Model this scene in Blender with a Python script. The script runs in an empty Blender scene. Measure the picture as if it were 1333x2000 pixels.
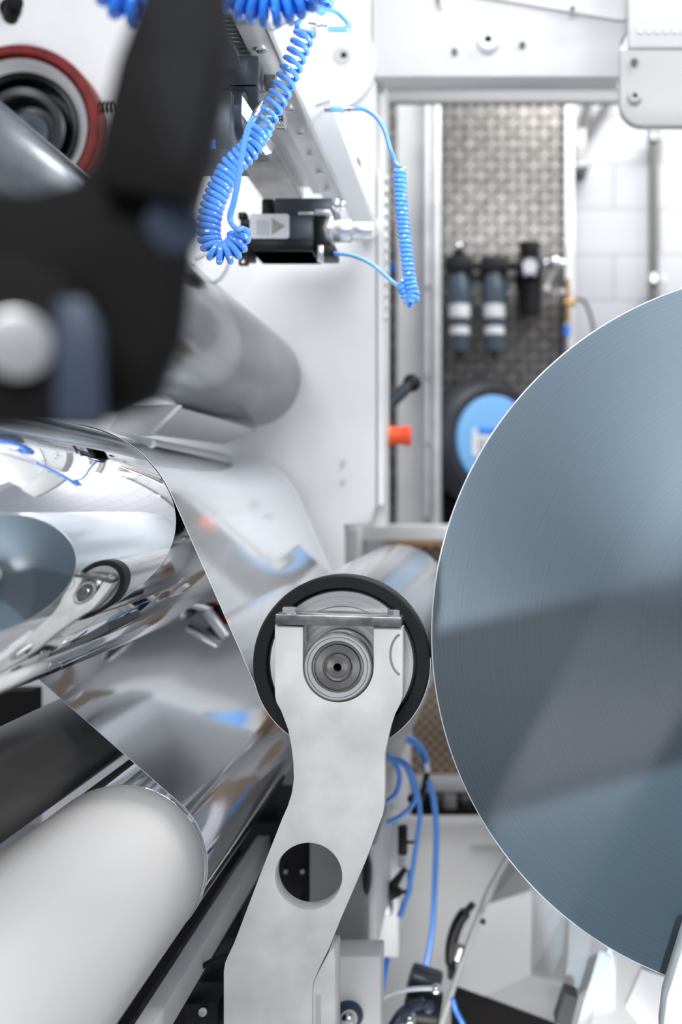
import bpy, bmesh, math, random
from mathutils import Vector, Matrix
random.seed(7)
PI = math.pi
scn = bpy.context.scene
COL = scn.collection

# ---------------------------------------------------------------- camera
VX, VY, FPX, CH = 930.0, 980.0, 2000.0, 1.5      # roller axes meet at (VX,VY) in the photo; camera height
cd = bpy.data.cameras.new('camera'); cam = bpy.data.objects.new('camera', cd); COL.objects.link(cam)
cam.location = (0, 0, CH); cam.rotation_euler = (PI/2, 0, 0)
cd.sensor_fit = 'VERTICAL'; cd.sensor_height = 36.0; cd.sensor_width = 24.0; cd.lens = 36.0
cd.shift_x = -(VX-666.5)/2000.0; cd.shift_y = -(1000-VY)/2000.0
cd.clip_start = 0.02
cd.dof.use_dof = True; cd.dof.focus_distance = 1.13; cd.dof.aperture_fstop = 2.9
scn.camera = cam
scn.view_settings.view_transform = 'Standard'; scn.view_settings.look = 'None'
scn.view_settings.gamma = 1.0; scn.view_settings.use_curve_mapping = False
scn.view_settings.exposure = 0.0
# ---------------------------------------------------------------- world and lamps
w = bpy.data.worlds.new('world'); scn.world = w; w.use_nodes = True
bg = w.node_tree.nodes['Background']; bg.inputs[0].default_value = (0.85, 0.90, 1.0, 1); bg.inputs[1].default_value = 0.50
def area(name, loc, target, sx, sy, power, color=(1, 1, 1)):
    l = bpy.data.lights.new(name, 'AREA'); l.shape = 'RECTANGLE'; l.size = sx; l.size_y = sy
    l.energy = power; l.color = color
    o = bpy.data.objects.new(name, l); COL.objects.link(o); o.location = loc
    o.rotation_euler = (Vector(target)-Vector(loc)).to_track_quat('-Z', 'Y').to_euler()
    return o
area('ceiling_lamp', (1.5, 1.2, 3.6), (-0.2, 1.6, 1.3), 0.5, 3.0, 50, (1.0, 0.99, 0.97))
area('ceiling_lamp', (-1.6, 0.4, 4.0), (-0.4, 1.6, 1.2), 0.5, 3.0, 12, (0.95, 0.98, 1.0))
area('ceiling_lamp', (1.2, 3.2, 4.0), (0.6, 4.4, 1.6), 2.4, 0.5, 55, (1.0, 0.98, 0.95))
area('rail_fill', (0.42, 1.05, 1.5), (-0.28, 1.4, 2.1), 0.10, 0.4, 2.4, (0.97, 0.99, 1.0)).data.spread = math.radians(56)  # added fill out of view, brightens the rail cover
area('web_fill', (0.05, 1.58, 2.6), (-0.38, 1.58, 1.2), 0.25, 0.5, 4.6, (1.0, 0.99, 0.98)).data.spread = math.radians(52)  # added fill above the frame, lightens the film web
area('cabinet_fill', (-0.05, 1.3, 0.3), (0.08, 2.4, 0.95), 0.7, 0.2, 2.2, (1.0, 0.99, 0.97)).data.spread = math.radians(110)  # added fill below the frame, lifts the cabinet and guards
area('ceiling_lamp', (-0.3, -2.2, 3.6), (0.0, 2.0, 1.4), 2.6, 0.6, 132, (0.97, 0.98, 1.0))

def P(px, py, d): return Vector(((px-VX)*d/FPX, d, CH-(py-VY)*d/FPX))
def S(px, d): return px*d/FPX

def band_light(name, a, b, up, depth, v, dist, power, color, spread):
    """added, unseen narrow beam whose lit patch has one edge on the line a-b"""
    v = Vector(v).normalized(); e = (b-a); L = e.length; e.normalize()
    u = (e-v*e.dot(v)).normalized(); wv = v.cross(u).normalized()
    if wv.z*up < 0: wv = -wv
    ul = (b-a).dot(u)
    l = bpy.data.lights.new(name, 'AREA'); l.shape = 'RECTANGLE'; l.size = ul; l.size_y = depth; l.energy = power; l.color = color; l.spread = math.radians(spread)
    o = bpy.data.objects.new(name, l); COL.objects.link(o)
    z = -v; x = u; y = z.cross(x)
    m = Matrix((x, y, z)).transposed().to_4x4(); m.translation = (a+b)/2+wv*depth/2-v*dist; o.matrix_world = m
    return o
VA = (0.06, 0.93, -0.30)
band_light('roll_band_beam', P(842, 1233, 1.156), P(1650, 1055, 1.156), 1, 0.60, VA, 1.9, 0.82, (0.70, 0.86, 1.0), 0.9)  # added beams shape the light and dark bands on the roll face
band_light('roll_band_beam', P(958, 1600, 1.156), P(1400, 1472, 1.156), -1, 0.34, VA, 1.9, 0.40, (0.62, 0.84, 1.0), 0.9)
band_light('roll_band_beam', P(905, 1690, 1.156), P(1372, 800, 1.156), -1, 0.13, (0.2, 0.93, -0.3), 1.9, 0.10, (1.0, 0.93, 0.92), 0.9)

class MB:
    def __init__(s): s.bm = bmesh.new()
    def box(s, c, size, rot=None):
        m = Matrix.Translation(Vector(c))
        if rot: m = m @ rot
        m = m @ Matrix.Diagonal((size[0], size[1], size[2], 1))
        bmesh.ops.create_cube(s.bm, size=1.0, matrix=m); return s
    def pbox(s, x0, y0, x1, y1, dr, d0=None, d1=None):
        """rectangle read at depth dr, running straight back from d0 to d1"""
        if d0 is None: d0 = dr
        if d1 is None: d1 = d0+0.02
        a = P(x0, y0, dr); b = P(x1, y1, dr)
        s.box(((a.x+b.x)/2, (d0+d1)/2, (a.z+b.z)/2), (abs(a.x-b.x), abs(d1-d0), abs(a.z-b.z))); return s
    def cyl(s, p0, p1, r, r2=None, seg=32, cap=True):
        p0 = Vector(p0); p1 = Vector(p1); v = p1-p0
        m = Matrix.Translation((p0+p1)/2) @ v.to_track_quat('Z', 'Y').to_matrix().to_4x4()
        bmesh.ops.create_cone(s.bm, cap_ends=cap, segments=seg, radius1=r, radius2=r if r2 is None else r2, depth=v.length, matrix=m); return s
    def ball(s, c, r, sc=(1, 1, 1), seg=24):
        bmesh.ops.create_uvsphere(s.bm, u_segments=seg, v_segments=seg//2, radius=r, matrix=Matrix.Translation(Vector(c)) @ Matrix.Diagonal((sc[0], sc[1], sc[2], 1))); return s
    def lathe(s, c, prof, axis=(0, 1, 0), seg=96, closed=False):
        """prof: (radius, distance along axis) from point c"""
        q = Vector(axis).normalized().to_track_quat('Z', 'Y').to_matrix()
        c = Vector(c); rings = []
        for r, t in prof:
            if r <= 1e-6: rings.append([s.bm.verts.new(c+q @ Vector((0, 0, t)))])
            else: rings.append([s.bm.verts.new(c+q @ Vector((r*math.cos(2*PI*i/seg), r*math.sin(2*PI*i/seg), t))) for i in range(seg)])
        pr = list(zip(rings[:-1], rings[1:]))
        if closed: pr.append((rings[-1], rings[0]))
        for a, b in pr:
            for i in range(seg):
                j = (i+1) % seg
                if len(a) == 1 and len(b) == 1: continue
                if len(a) == 1: s.bm.faces.new((a[0], b[j], b[i]))
                elif len(b) == 1: s.bm.faces.new((a[i], a[j], b[0]))
                else: s.bm.faces.new((a[i], a[j], b[j], b[i]))
        return s
    def tube(s, pts, r, seg=10, cap=True):
        pts = [Vector(p) for p in pts]; n = len(pts); T = []
        for i in range(n):
            t = (pts[min(i+1, n-1)]-pts[max(i-1, 0)])
            T.append(t.normalized() if t.length > 1e-9 else (T[-1] if T else Vector((0, 0, 1))))
        u = T[0].orthogonal().normalized(); prev = None; first = None
        for i in range(n):
            u = (u-T[i]*u.dot(T[i]))
            u = u.normalized() if u.length > 1e-6 else T[i].orthogonal().normalized()
            v = T[i].cross(u)
            rr = r[i] if isinstance(r, (list, tuple)) else r
            ring = [s.bm.verts.new(pts[i]+(u*math.cos(2*PI*k/seg)+v*math.sin(2*PI*k/seg))*rr) for k in range(seg)]
            if prev:
                for k in range(seg):
                    s.bm.faces.new((prev[k], prev[(k+1) % seg], ring[(k+1) % seg], ring[k]))
            else: first = ring
            prev = ring
        if cap:
            s.bm.faces.new(list(reversed(first))); s.bm.faces.new(prev)
        return s
    def hexa(s, p0, p1, r): return s.cyl(p0, p1, r, seg=6)
    def plate(s, outline, dr, d0, d1, holes=(), bevel=0.0, smoothsub=0):
        """flat plate cut from an outline (pixels at dr), with holes ((px,py,r) or an outline)"""
        cu = bpy.data.curves.new('tmp', 'CURVE'); cu.dimensions = '2D'; cu.fill_mode = 'BOTH'
        def add(pts):
            sp = cu.splines.new('POLY'); sp.points.add(len(pts)-1)
            for i, (x, y) in enumerate(pts):
                q = P(x, y, dr); sp.points[i].co = (q.x, q.z, 0, 1)
            sp.use_cyclic_u = True
        add(outline)
        for h in holes:
            if len(h) == 3 and not hasattr(h[0], '__len__'):
                add([(h[0]+h[2]*math.cos(2*PI*k/64), h[1]+h[2]*math.sin(2*PI*k/64)) for k in range(64)])
            else: add(h)
        th = abs(d1-d0)
        cu.extrude = max(th/2-bevel, 1e-4); cu.bevel_depth = bevel; cu.bevel_resolution = 1; cu.offset = -bevel
        o = bpy.data.objects.new('tmp', cu); COL.objects.link(o)
        dg = bpy.context.evaluated_depsgraph_get()
        me = bpy.data.meshes.new_from_object(o.evaluated_get(dg))
        bpy.data.objects.remove(o); bpy.data.curves.remove(cu)
        me.transform(Matrix(((1, 0, 0, 0), (0, 0, -1, (d0+d1)/2), (0, 1, 0, 0), (0, 0, 0, 1))))
        s.bm.from_mesh(me); bpy.data.meshes.remove(me); return s
    def build(s, name, mat, parent=None, loc=None, bevel=0.0, ang=35, smooth=True):
        bm = s.bm
        bmesh.ops.remove_doubles(bm, verts=bm.verts, dist=1e-6)
        if bevel > 0:
            ed = [e for e in bm.edges if len(e.link_faces) == 2 and e.calc_face_angle(0) > 0.6]
            if ed: bmesh.ops.bevel(bm, geom=ed, offset=bevel, segments=2, affect='EDGES', profile=0.5, clamp_overlap=True)
        bmesh.ops.recalc_face_normals(bm, faces=bm.faces)
        me = bpy.data.meshes.new(name)
        o = bpy.data.objects.new(name, me)
        if parent is not None:
            org = Vector(parent['_org']) if '_org' in parent else Vector((0, 0, 0))
        elif loc is not None: org = Vector(loc)
        else:
            vs = [v.co for v in bm.verts]
            mn = Vector((min(v.x for v in vs), min(v.y for v in vs), min(v.z for v in vs)))
            mx = Vector((max(v.x for v in vs), max(v.y for v in vs), max(v.z for v in vs)))
            org = Vector(((mn.x+mx.x)/2, (mn.y+mx.y)/2, mn.z))
        bmesh.ops.translate(bm, verts=bm.verts, vec=-org)
        bm.to_mesh(me); bm.free()
        if smooth:
            me.polygons.foreach_set('use_smooth', [True]*len(me.polygons)); me.set_sharp_from_angle(angle=math.radians(ang))
        me.materials.append(mat)
        COL.objects.link(o)
        if parent is not None:
            o.parent = parent; o['_org'] = tuple(org)
        else: o.location = org; o['_org'] = tuple(org)
        return o

def thing(name, label, cat, loc, group=None):
    o = bpy.data.objects.new(name, None); COL.objects.link(o); o.empty_display_size = 0.05
    o.location = loc; o['_org'] = tuple(loc); o['label'] = label; o['category'] = cat
    if group: o['group'] = group
    return o
def tag(o, label, cat, group=None):
    o['label'] = label; o['category'] = cat
    if group: o['group'] = group
    return o
def lab(o, label): o['label'] = label; return o
def struct(o): o['kind'] = 'structure'; return o
def dup(root, delta, label, group=None):
    r = root.copy(); COL.objects.link(r); r.location = Vector(root.location)+Vector(delta); r['label'] = label
    if group: r['group'] = group
    for ch in list(root.children):
        c = ch.copy(); COL.objects.link(c); c.parent = r
        for g in list(ch.children):
            e = g.copy(); COL.objects.link(e); e.parent = c
    return r

def spline(pts, n=12):
    """Catmull-Rom through the points"""
    pts = [Vector(p) for p in pts]; out = []
    q = [pts[0]*2-pts[1]]+pts+[pts[-1]*2-pts[-2]]
    for i in range(1, len(q)-2):
        for k in range(n):
            t = k/n; a, b, c, d = q[i-1], q[i], q[i+1], q[i+2]
            out.append(0.5*((2*b)+(-a+c)*t+(2*a-5*b+4*c-d)*t*t+(-a+3*b-3*c+d)*t**3))
    out.append(pts[-1]); return out
def helix(pts, r, pitch, sub=18, r2=None, phase=0.0, view=(0, 1, 0)):
    """coil of radius r wound along the smooth path"""
    path = spline(pts, 24); L = [0.0]
    for a, b in zip(path[:-1], path[1:]): L.append(L[-1]+(b-a).length)
    tot = L[-1]; n = int(tot/pitch*sub); out = []; j = 0
    for i in range(n+1):
        s_ = tot*i/n
        while j < len(L)-2 and L[j+1] < s_: j += 1
        t = (s_-L[j])/max(L[j+1]-L[j], 1e-9)
        c = path[j].lerp(path[j+1], t); T = (path[min(j+2, len(path)-1)]-path[max(j-1, 0)]).normalized()
        v = Vector(view); v = (v-T*v.dot(T)).normalized(); u = T.cross(v)
        p = pitch(s_/tot) if callable(pitch) else pitch
        a = phase+2*PI*s_/p
        out.append(c+(u*math.cos(a)+v*math.sin(a))*r)
    return out

# ---------------------------------------------------------------- materials
def mat(name, base, rough=0.5, metal=0.0, noise=0.0, nscale=20.0, bump=0.0, bscale=60.0, stretch=None, spec=0.5, coat=0.0, dark=None, dthr=0.62, rvar=0.0, aniso=0.0, dscale=None):
    m = bpy.data.materials.new(name); m.use_nodes = True; N = m.node_tree.nodes; K = m.node_tree.links
    b = N['Principled BSDF']; b.inputs['Roughness'].default_value = rough; b.inputs['Metallic'].default_value = metal
    b.inputs['Specular IOR Level'].default_value = spec; b.inputs['Coat Weight'].default_value = coat
    b.inputs['Base Color'].default_value = (*base, 1); b.inputs['Anisotropic'].default_value = aniso
    tc = N.new('ShaderNodeTexCoord'); mp = N.new('ShaderNodeMapping'); K.new(tc.outputs['Object'], mp.inputs[0])
    if stretch: mp.inputs['Scale'].default_value = stretch
    last = None
    if noise > 0:
        n = N.new('ShaderNodeTexNoise'); n.inputs['Scale'].default_value = nscale; n.inputs['Detail'].default_value = 6; K.new(mp.outputs[0], n.inputs[0])
        mx = N.new('ShaderNodeMix'); mx.data_type = 'RGBA'
        r = N.new('ShaderNodeMapRange'); r.inputs[1].default_value = 0.3; r.inputs[2].default_value = 0.7; K.new(n.outputs[0], r.inputs[0])
        mx.inputs[6].default_value = tuple(c*(1-noise) for c in base)+(1,); mx.inputs[7].default_value = tuple(min(1, c*(1+noise*0.5)) for c in base)+(1,)
        K.new(r.outputs[0], mx.inputs[0]); last = mx.outputs[2]
        if rvar > 0:
            rr = N.new('ShaderNodeMapRange'); rr.inputs[3].default_value = max(0.02, rough-rvar); rr.inputs[4].default_value = rough+rvar
            K.new(n.outputs[0], rr.inputs[0]); K.new(rr.outputs[0], b.inputs['Roughness'])
    if dark:
        n2 = N.new('ShaderNodeTexNoise'); n2.inputs['Scale'].default_value = dscale or nscale*1.7; n2.inputs['Detail'].default_value = 9; n2.inputs['Roughness'].default_value = 0.72
        K.new(tc.outputs['Object'], n2.inputs[0])
        r2 = N.new('ShaderNodeMapRange'); r2.inputs[1].default_value = dthr; r2.inputs[2].default_value = dthr+0.06; K.new(n2.outputs[0], r2.inputs[0])
        m2 = N.new('ShaderNodeMix'); m2.data_type = 'RGBA'; m2.inputs[6].default_value = (*base, 1); m2.inputs[7].default_value = (*dark, 1)
        if last: K.new(last, m2.inputs[6])
        K.new(r2.outputs[0], m2.inputs[0]); last = m2.outputs[2]
    if last: K.new(last, b.inputs['Base Color'])
    if bump > 0:
        n3 = N.new('ShaderNodeTexNoise'); n3.inputs['Scale'].default_value = bscale; n3.inputs['Detail'].default_value = 4; K.new(mp.outputs[0], n3.inputs[0])
        bp = N.new('ShaderNodeBump'); bp.inputs['Strength'].default_value = bump; bp.inputs['Distance'].default_value = 0.002
        K.new(n3.outputs[0], bp.inputs['Height']); K.new(bp.outputs[0], b.inputs['Normal'])
    return m

M = {}
M['white'] = mat('white_machine_paint', (0.63, 0.635, 0.645), 0.34, noise=0.10, nscale=5, bump=0.05, bscale=30)
M['whitegrey'] = mat('light_grey_machine_paint', (0.72, 0.72, 0.715), 0.4, noise=0.06, nscale=6, bump=0.05)
M['bracket'] = mat('grey_bracket_paint', (0.47, 0.47, 0.465), 0.42, noise=0.04, nscale=6)
M['coverwhite'] = mat('glossy_white_cover', (0.86, 0.87, 0.88), 0.25)
M['conduit'] = mat('dull_conduit', (0.16, 0.155, 0.15), 0.5, 0.3)
M['wall'] = None
M['plate'] = mat('worn_arm_paint', (0.67, 0.665, 0.65), 0.36, noise=0.20, nscale=16, bump=0.12, bscale=60, dark=(0.16, 0.15, 0.145), dthr=0.685, rvar=0.08, dscale=95)
M['steel'] = mat('brushed_steel', (0.58, 0.575, 0.565), 0.28, 1.0, noise=0.18, nscale=30, bump=0.03, bscale=90, stretch=(1, 0.12, 1), rvar=0.10)
M['darksteel'] = mat('dark_scuffed_steel', (0.26, 0.26, 0.265), 0.34, 0.9, noise=0.45, nscale=60, bump=0.15, bscale=110, rvar=0.1)
M['shaft'] = mat('turned_shaft_steel', (0.30, 0.285, 0.27), 0.33, 1.0, noise=0.15, nscale=40)
M['bright'] = mat('zinc_bolt', (0.80, 0.81, 0.83), 0.18, 1.0)
M['alu'] = mat('anodised_aluminium', (0.70, 0.70, 0.70), 0.33, 0.75, noise=0.15, nscale=12, bump=0.05)
M['aludirty'] = mat('dirty_aluminium', (0.50, 0.49, 0.48), 0.45, 0.35, noise=0.35, nscale=18, bump=0.1)
M['chrome'] = mat('polished_chrome', (0.86, 0.87, 0.88), 0.035, 1.0, bump=0.015, bscale=9, stretch=(1, 0.15, 1))
M['rubber'] = mat('black_rubber', (0.011, 0.012, 0.013), 0.5, spec=0.25, noise=0.1, nscale=40)
M['darkroll'] = mat('dark_grey_rubber', (0.060, 0.058, 0.056), 0.38, noise=0.12, nscale=20, stretch=(1, 0.2, 1))
M['black'] = mat('black_plastic', (0.006, 0.006, 0.007), 0.38, spec=0.3)
M['blackmatt'] = mat('black_coating', (0.006, 0.005, 0.005), 0.7, spec=0.15)
M['slate'] = mat('slate_coated_steel', (0.065, 0.080, 0.098), 0.34, 0.35, noise=0.25, nscale=25, bump=0.06, bscale=80)
M['bluegrey'] = mat('blue_grey_coating', (0.045, 0.060, 0.095), 0.4, 0.1, spec=0.3)
M['blue'] = mat('blue_hose', (0.10, 0.33, 0.90), 0.22, coat=0.5)
M['deepblue'] = mat('deep_blue_hose', (0.02, 0.22, 0.85), 0.22, coat=0.5)
M['clear'] = mat('milky_tube', (0.75, 0.78, 0.82), 0.2)
M['orange'] = mat('orange_plastic', (0.95, 0.10, 0.03), 0.35)
M['red'] = mat('red_lacquer', (0.15, 0.005, 0.004), 0.4, spec=0.25, noise=0.4, nscale=30, dark=(0.06, 0.01, 0.01), dthr=0.66)
M['yellow'] = mat('yellow_collar', (0.7, 0.55, 0.12), 0.4)
M['label'] = mat('white_sticker', (0.78, 0.79, 0.82), 0.4)
M['tan'] = mat('tan_triangle', (0.42, 0.36, 0.30), 0.5)
M['ink'] = mat('grey_print', (0.25, 0.27, 0.31), 0.5)
M['paleink'] = mat('pale_print', (0.52, 0.55, 0.62), 0.5)
M['skyblue'] = mat('sky_blue_plastic', (0.20, 0.48, 0.86), 0.45)
M['reel'] = mat('charcoal_plastic', (0.030, 0.031, 0.040), 0.42)
M['bowl'] = mat('smoky_blue_plastic', (0.07, 0.10, 0.14), 0.2, coat=0.4)
M['brass'] = mat('brass', (0.55, 0.33, 0.14), 0.35, 1.0)
M['galv'] = mat('galvanised_steel', (0.76, 0.78, 0.80), 0.38, 0.3, noise=0.15, nscale=15)
M['diamond'] = mat('tread_plate', (0.22, 0.21, 0.20), 0.30, 0.75, noise=0.35, nscale=25)
M['concrete'] = mat('grey_painted_column', (0.76, 0.76, 0.75), 0.5, noise=0.12, nscale=8)
M['brown'] = mat('rusty_brown_edge', (0.38, 0.20, 0.09), 0.6, noise=0.3, nscale=20)
M['floor'] = mat('grey_floor', (0.38, 0.38, 0.39), 0.35, noise=0.15, nscale=3)
M['sleeve'] = mat('white_roller_sleeve', (0.66, 0.655, 0.65), 0.32, noise=0.015, nscale=5)
M['rollsteel'] = mat('satin_roller_steel', (0.36, 0.38, 0.40), 0.20, 1.0, noise=0.35, nscale=16, stretch=(1, 0.35, 1), rvar=0.12, bump=0.03, bscale=60)
M['wrap'] = mat('glossy_film_surface', (0.70, 0.74, 0.78), 0.18, 0.3)
M['nipshell'] = mat('pale_roller_cover', (0.40, 0.41, 0.42), 0.16, 0.6, noise=0.10)
M['gearbox'] = mat('gearbox_grey', (0.24, 0.24, 0.24), 0.45, noise=0.08)
M['nipdisc'] = mat('machined_end_disc', (0.72, 0.71, 0.70), 0.25, 0.9, noise=0.05)

def film_mat():
    m = bpy.data.materials.new('clear_film'); m.use_nodes = True; N = m.node_tree.nodes; K = m.node_tree.links
    N.clear(); out = N.new('ShaderNodeOutputMaterial'); mx = N.new('ShaderNodeMixShader')
    tr = N.new('ShaderNodeBsdfTransparent'); tr.inputs[0].default_value = (0.93, 0.95, 0.97, 1)
    gl = N.new('ShaderNodeBsdfGlossy'); gl.inputs[0].default_value = (0.95, 0.97, 1, 1); gl.inputs['Roughness'].default_value = 0.07
    lw = N.new('ShaderNodeFresnel'); lw.inputs[0].default_value = 1.75
    mr = N.new('ShaderNodeMapRange'); mr.inputs[1].default_value = 0.0; mr.inputs[2].default_value = 0.5; mr.inputs[3].default_value = 0.08; mr.inputs[4].default_value = 1.0
    K.new(lw.outputs[0], mr.inputs[0]); K.new(mr.outputs[0], mx.inputs[0])
    tc = N.new('ShaderNodeTexCoord'); mp = N.new('ShaderNodeMapping'); mp.inputs['Scale'].default_value = (1, 2.5, 1); n = N.new('ShaderNodeTexNoise'); n.inputs['Scale'].default_value = 4
    K.new(tc.outputs['Object'], mp.inputs[0]); K.new(mp.outputs[0], n.inputs[0])
    bp = N.new('ShaderNodeBump'); bp.inputs['Strength'].default_value = 0.06; bp.inputs['Distance'].default_value = 0.002; K.new(n.outputs[0], bp.inputs['Height']); K.new(bp.outputs[0], gl.inputs['Normal'])
    df = N.new('ShaderNodeBsdfTranslucent'); df.inputs[0].default_value = (0.9, 0.92, 0.95, 1); dd_ = N.new('ShaderNodeBsdfDiffuse'); dd_.inputs[0].default_value = (0.9, 0.92, 0.95, 1)
    hz = N.new('ShaderNodeMixShader'); hz.inputs[0].default_value = 0.7; K.new(df.outputs[0], hz.inputs[1]); K.new(dd_.outputs[0], hz.inputs[2])
    h2 = N.new('ShaderNodeMixShader'); h2.inputs[0].default_value = 0.55; K.new(tr.outputs[0], h2.inputs[1]); K.new(hz.outputs[0], h2.inputs[2])
    K.new(h2.outputs[0], mx.inputs[1]); K.new(gl.outputs[0], mx.inputs[2]); K.new(mx.outputs[0], out.inputs[0])
    return m
M['film'] = film_mat()

def roll_mat():
    """edge of thousands of wound film layers: fine rings, circular tangent"""
    m = bpy.data.materials.new('wound_film_edge'); m.use_nodes = True; N = m.node_tree.nodes; K = m.node_tree.links
    b = N['Principled BSDF']
    tc = N.new('ShaderNodeTexCoord'); sx = N.new('ShaderNodeSeparateXYZ'); K.new(tc.outputs['Object'], sx.inputs[0])
    cx = N.new('ShaderNodeCombineXYZ'); K.new(sx.outputs[0], cx.inputs[0]); K.new(sx.outputs[2], cx.inputs[2])
    ln = N.new('ShaderNodeVectorMath'); ln.operation = 'LENGTH'; K.new(cx.outputs[0], ln.inputs[0])
    n = N.new('ShaderNodeTexNoise'); n.noise_dimensions = '1D'; n.inputs['Scale'].default_value = 420; n.inputs['Detail'].default_value = 5; n.inputs['Roughness'].default_value = 0.65
    K.new(ln.outputs['Value'], n.inputs['W'])
    mx = N.new('ShaderNodeMix'); mx.data_type = 'RGBA'; mx.inputs[6].default_value = (0.050, 0.066, 0.080, 1); mx.inputs[7].default_value = (0.064, 0.082, 0.098, 1)
    r = N.new('ShaderNodeMapRange'); r.inputs[1].default_value = 0.25; r.inputs[2].default_value = 0.75; K.new(n.outputs[0], r.inputs[0]); K.new(r.outputs[0], mx.inputs[0]); K.new(mx.outputs[2], b.inputs['Base Color'])
    b.inputs['Metallic'].default_value = 0.2; b.inputs['Roughness'].default_value = 0.38; b.inputs['Anisotropic'].default_value = 0.85
    # tangent runs round the roll axis (Y)
    cr = N.new('ShaderNodeVectorMath'); cr.operation = 'CROSS_PRODUCT'; cr.inputs[0].default_value = (0, 1, 0); K.new(cx.outputs[0], cr.inputs[1])
    nm = N.new('ShaderNodeVectorMath'); nm.operation = 'NORMALIZE'; K.new(cr.outputs[0], nm.inputs[0]); K.new(nm.outputs[0], b.inputs['Tangent'])
    bp = N.new('ShaderNodeBump'); bp.inputs['Strength'].default_value = 0.12; bp.inputs['Distance'].default_value = 0.0004; K.new(n.outputs[0], bp.inputs['Height']); K.new(bp.outputs[0], b.inputs['Normal'])
    return m
M['rolledge'] = roll_mat()

def ring_mat(name, c1, c2, scale, rough, metal):
    m = bpy.data.materials.new(name); m.use_nodes = True; N = m.node_tree.nodes; K = m.node_tree.links
    b = N['Principled BSDF']; b.inputs['Roughness'].default_value = rough; b.inputs['Metallic'].default_value = metal; b.inputs['Anisotropic'].default_value = 0.8
    tc = N.new('ShaderNodeTexCoord'); sx = N.new('ShaderNodeSeparateXYZ'); K.new(tc.outputs['Object'], sx.inputs[0])
    cx = N.new('ShaderNodeCombineXYZ'); K.new(sx.outputs[0], cx.inputs[0]); K.new(sx.outputs[2], cx.inputs[2])
    ln = N.new('ShaderNodeVectorMath'); ln.operation = 'LENGTH'; K.new(cx.outputs[0], ln.inputs[0])
    n = N.new('ShaderNodeTexNoise'); n.noise_dimensions = '1D'; n.inputs['Scale'].default_value = scale; n.inputs['Detail'].default_value = 3; K.new(ln.outputs['Value'], n.inputs['W'])
    r = N.new('ShaderNodeMapRange'); r.inputs[1].default_value = 0.3; r.inputs[2].default_value = 0.7; K.new(n.outputs[0], r.inputs[0])
    mx = N.new('ShaderNodeMix'); mx.data_type = 'RGBA'; mx.inputs[6].default_value = (*c1, 1); mx.inputs[7].default_value = (*c2, 1); K.new(r.outputs[0], mx.inputs[0]); K.new(mx.outputs[2], b.inputs['Base Color'])
    cr = N.new('ShaderNodeVectorMath'); cr.operation = 'CROSS_PRODUCT'; cr.inputs[0].default_value = (0, 1, 0); K.new(cx.outputs[0], cr.inputs[1])
    nm = N.new('ShaderNodeVectorMath'); nm.operation = 'NORMALIZE'; K.new(cr.outputs[0], nm.inputs[0]); K.new(nm.outputs[0], b.inputs['Tangent'])
    return m
M['turned'] = ring_mat('turned_disc', (0.62, 0.61, 0.60), (0.80, 0.79, 0.78), 300, 0.28, 0.85)
M['turneddark'] = ring_mat('turned_dark_disc', (0.03, 0.032, 0.035), (0.07, 0.073, 0.077), 260, 0.3, 0.9)
M['shaftface'] = ring_mat('turned_shaft_face', (0.25, 0.24, 0.23), (0.40, 0.385, 0.37), 500, 0.3, 1.0)

def block_wall_mat():
    m = mat('painted_block_wall', (0.80, 0.81, 0.85), 0.55); N = m.node_tree.nodes; K = m.node_tree.links; b = N['Principled BSDF']
    tc = N.new('ShaderNodeTexCoord'); sx = N.new('ShaderNodeSeparateXYZ'); K.new(tc.outputs['Object'], sx.inputs[0])
    cx = N.new('ShaderNodeCombineXYZ'); K.new(sx.outputs[0], cx.inputs[0]); K.new(sx.outputs[2], cx.inputs[1])
    br = N.new('ShaderNodeTexBrick'); br.inputs['Scale'].default_value = 1.0; br.inputs['Brick Width'].default_value = 0.40; br.inputs['Row Height'].default_value = 0.198
    br.inputs['Mortar Size'].default_value = 0.006; br.inputs['Mortar Smooth'].default_value = 0.4
    br.inputs['Color1'].default_value = (0.59, 0.60, 0.64, 1); br.inputs['Color2'].default_value = (0.56, 0.57, 0.61, 1); br.inputs['Mortar'].default_value = (0.44, 0.44, 0.47, 1)
    K.new(cx.outputs[0], br.inputs[0]); K.new(br.outputs[0], b.inputs['Base Color'])
    bp = N.new('ShaderNodeBump'); bp.invert = True; bp.inputs['Strength'].default_value = 0.4; bp.inputs['Distance'].default_value = 0.005; K.new(br.outputs['Fac'], bp.inputs['Height']); K.new(bp.outputs[0], b.inputs['Normal'])
    return m
M['wall'] = block_wall_mat()

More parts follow.
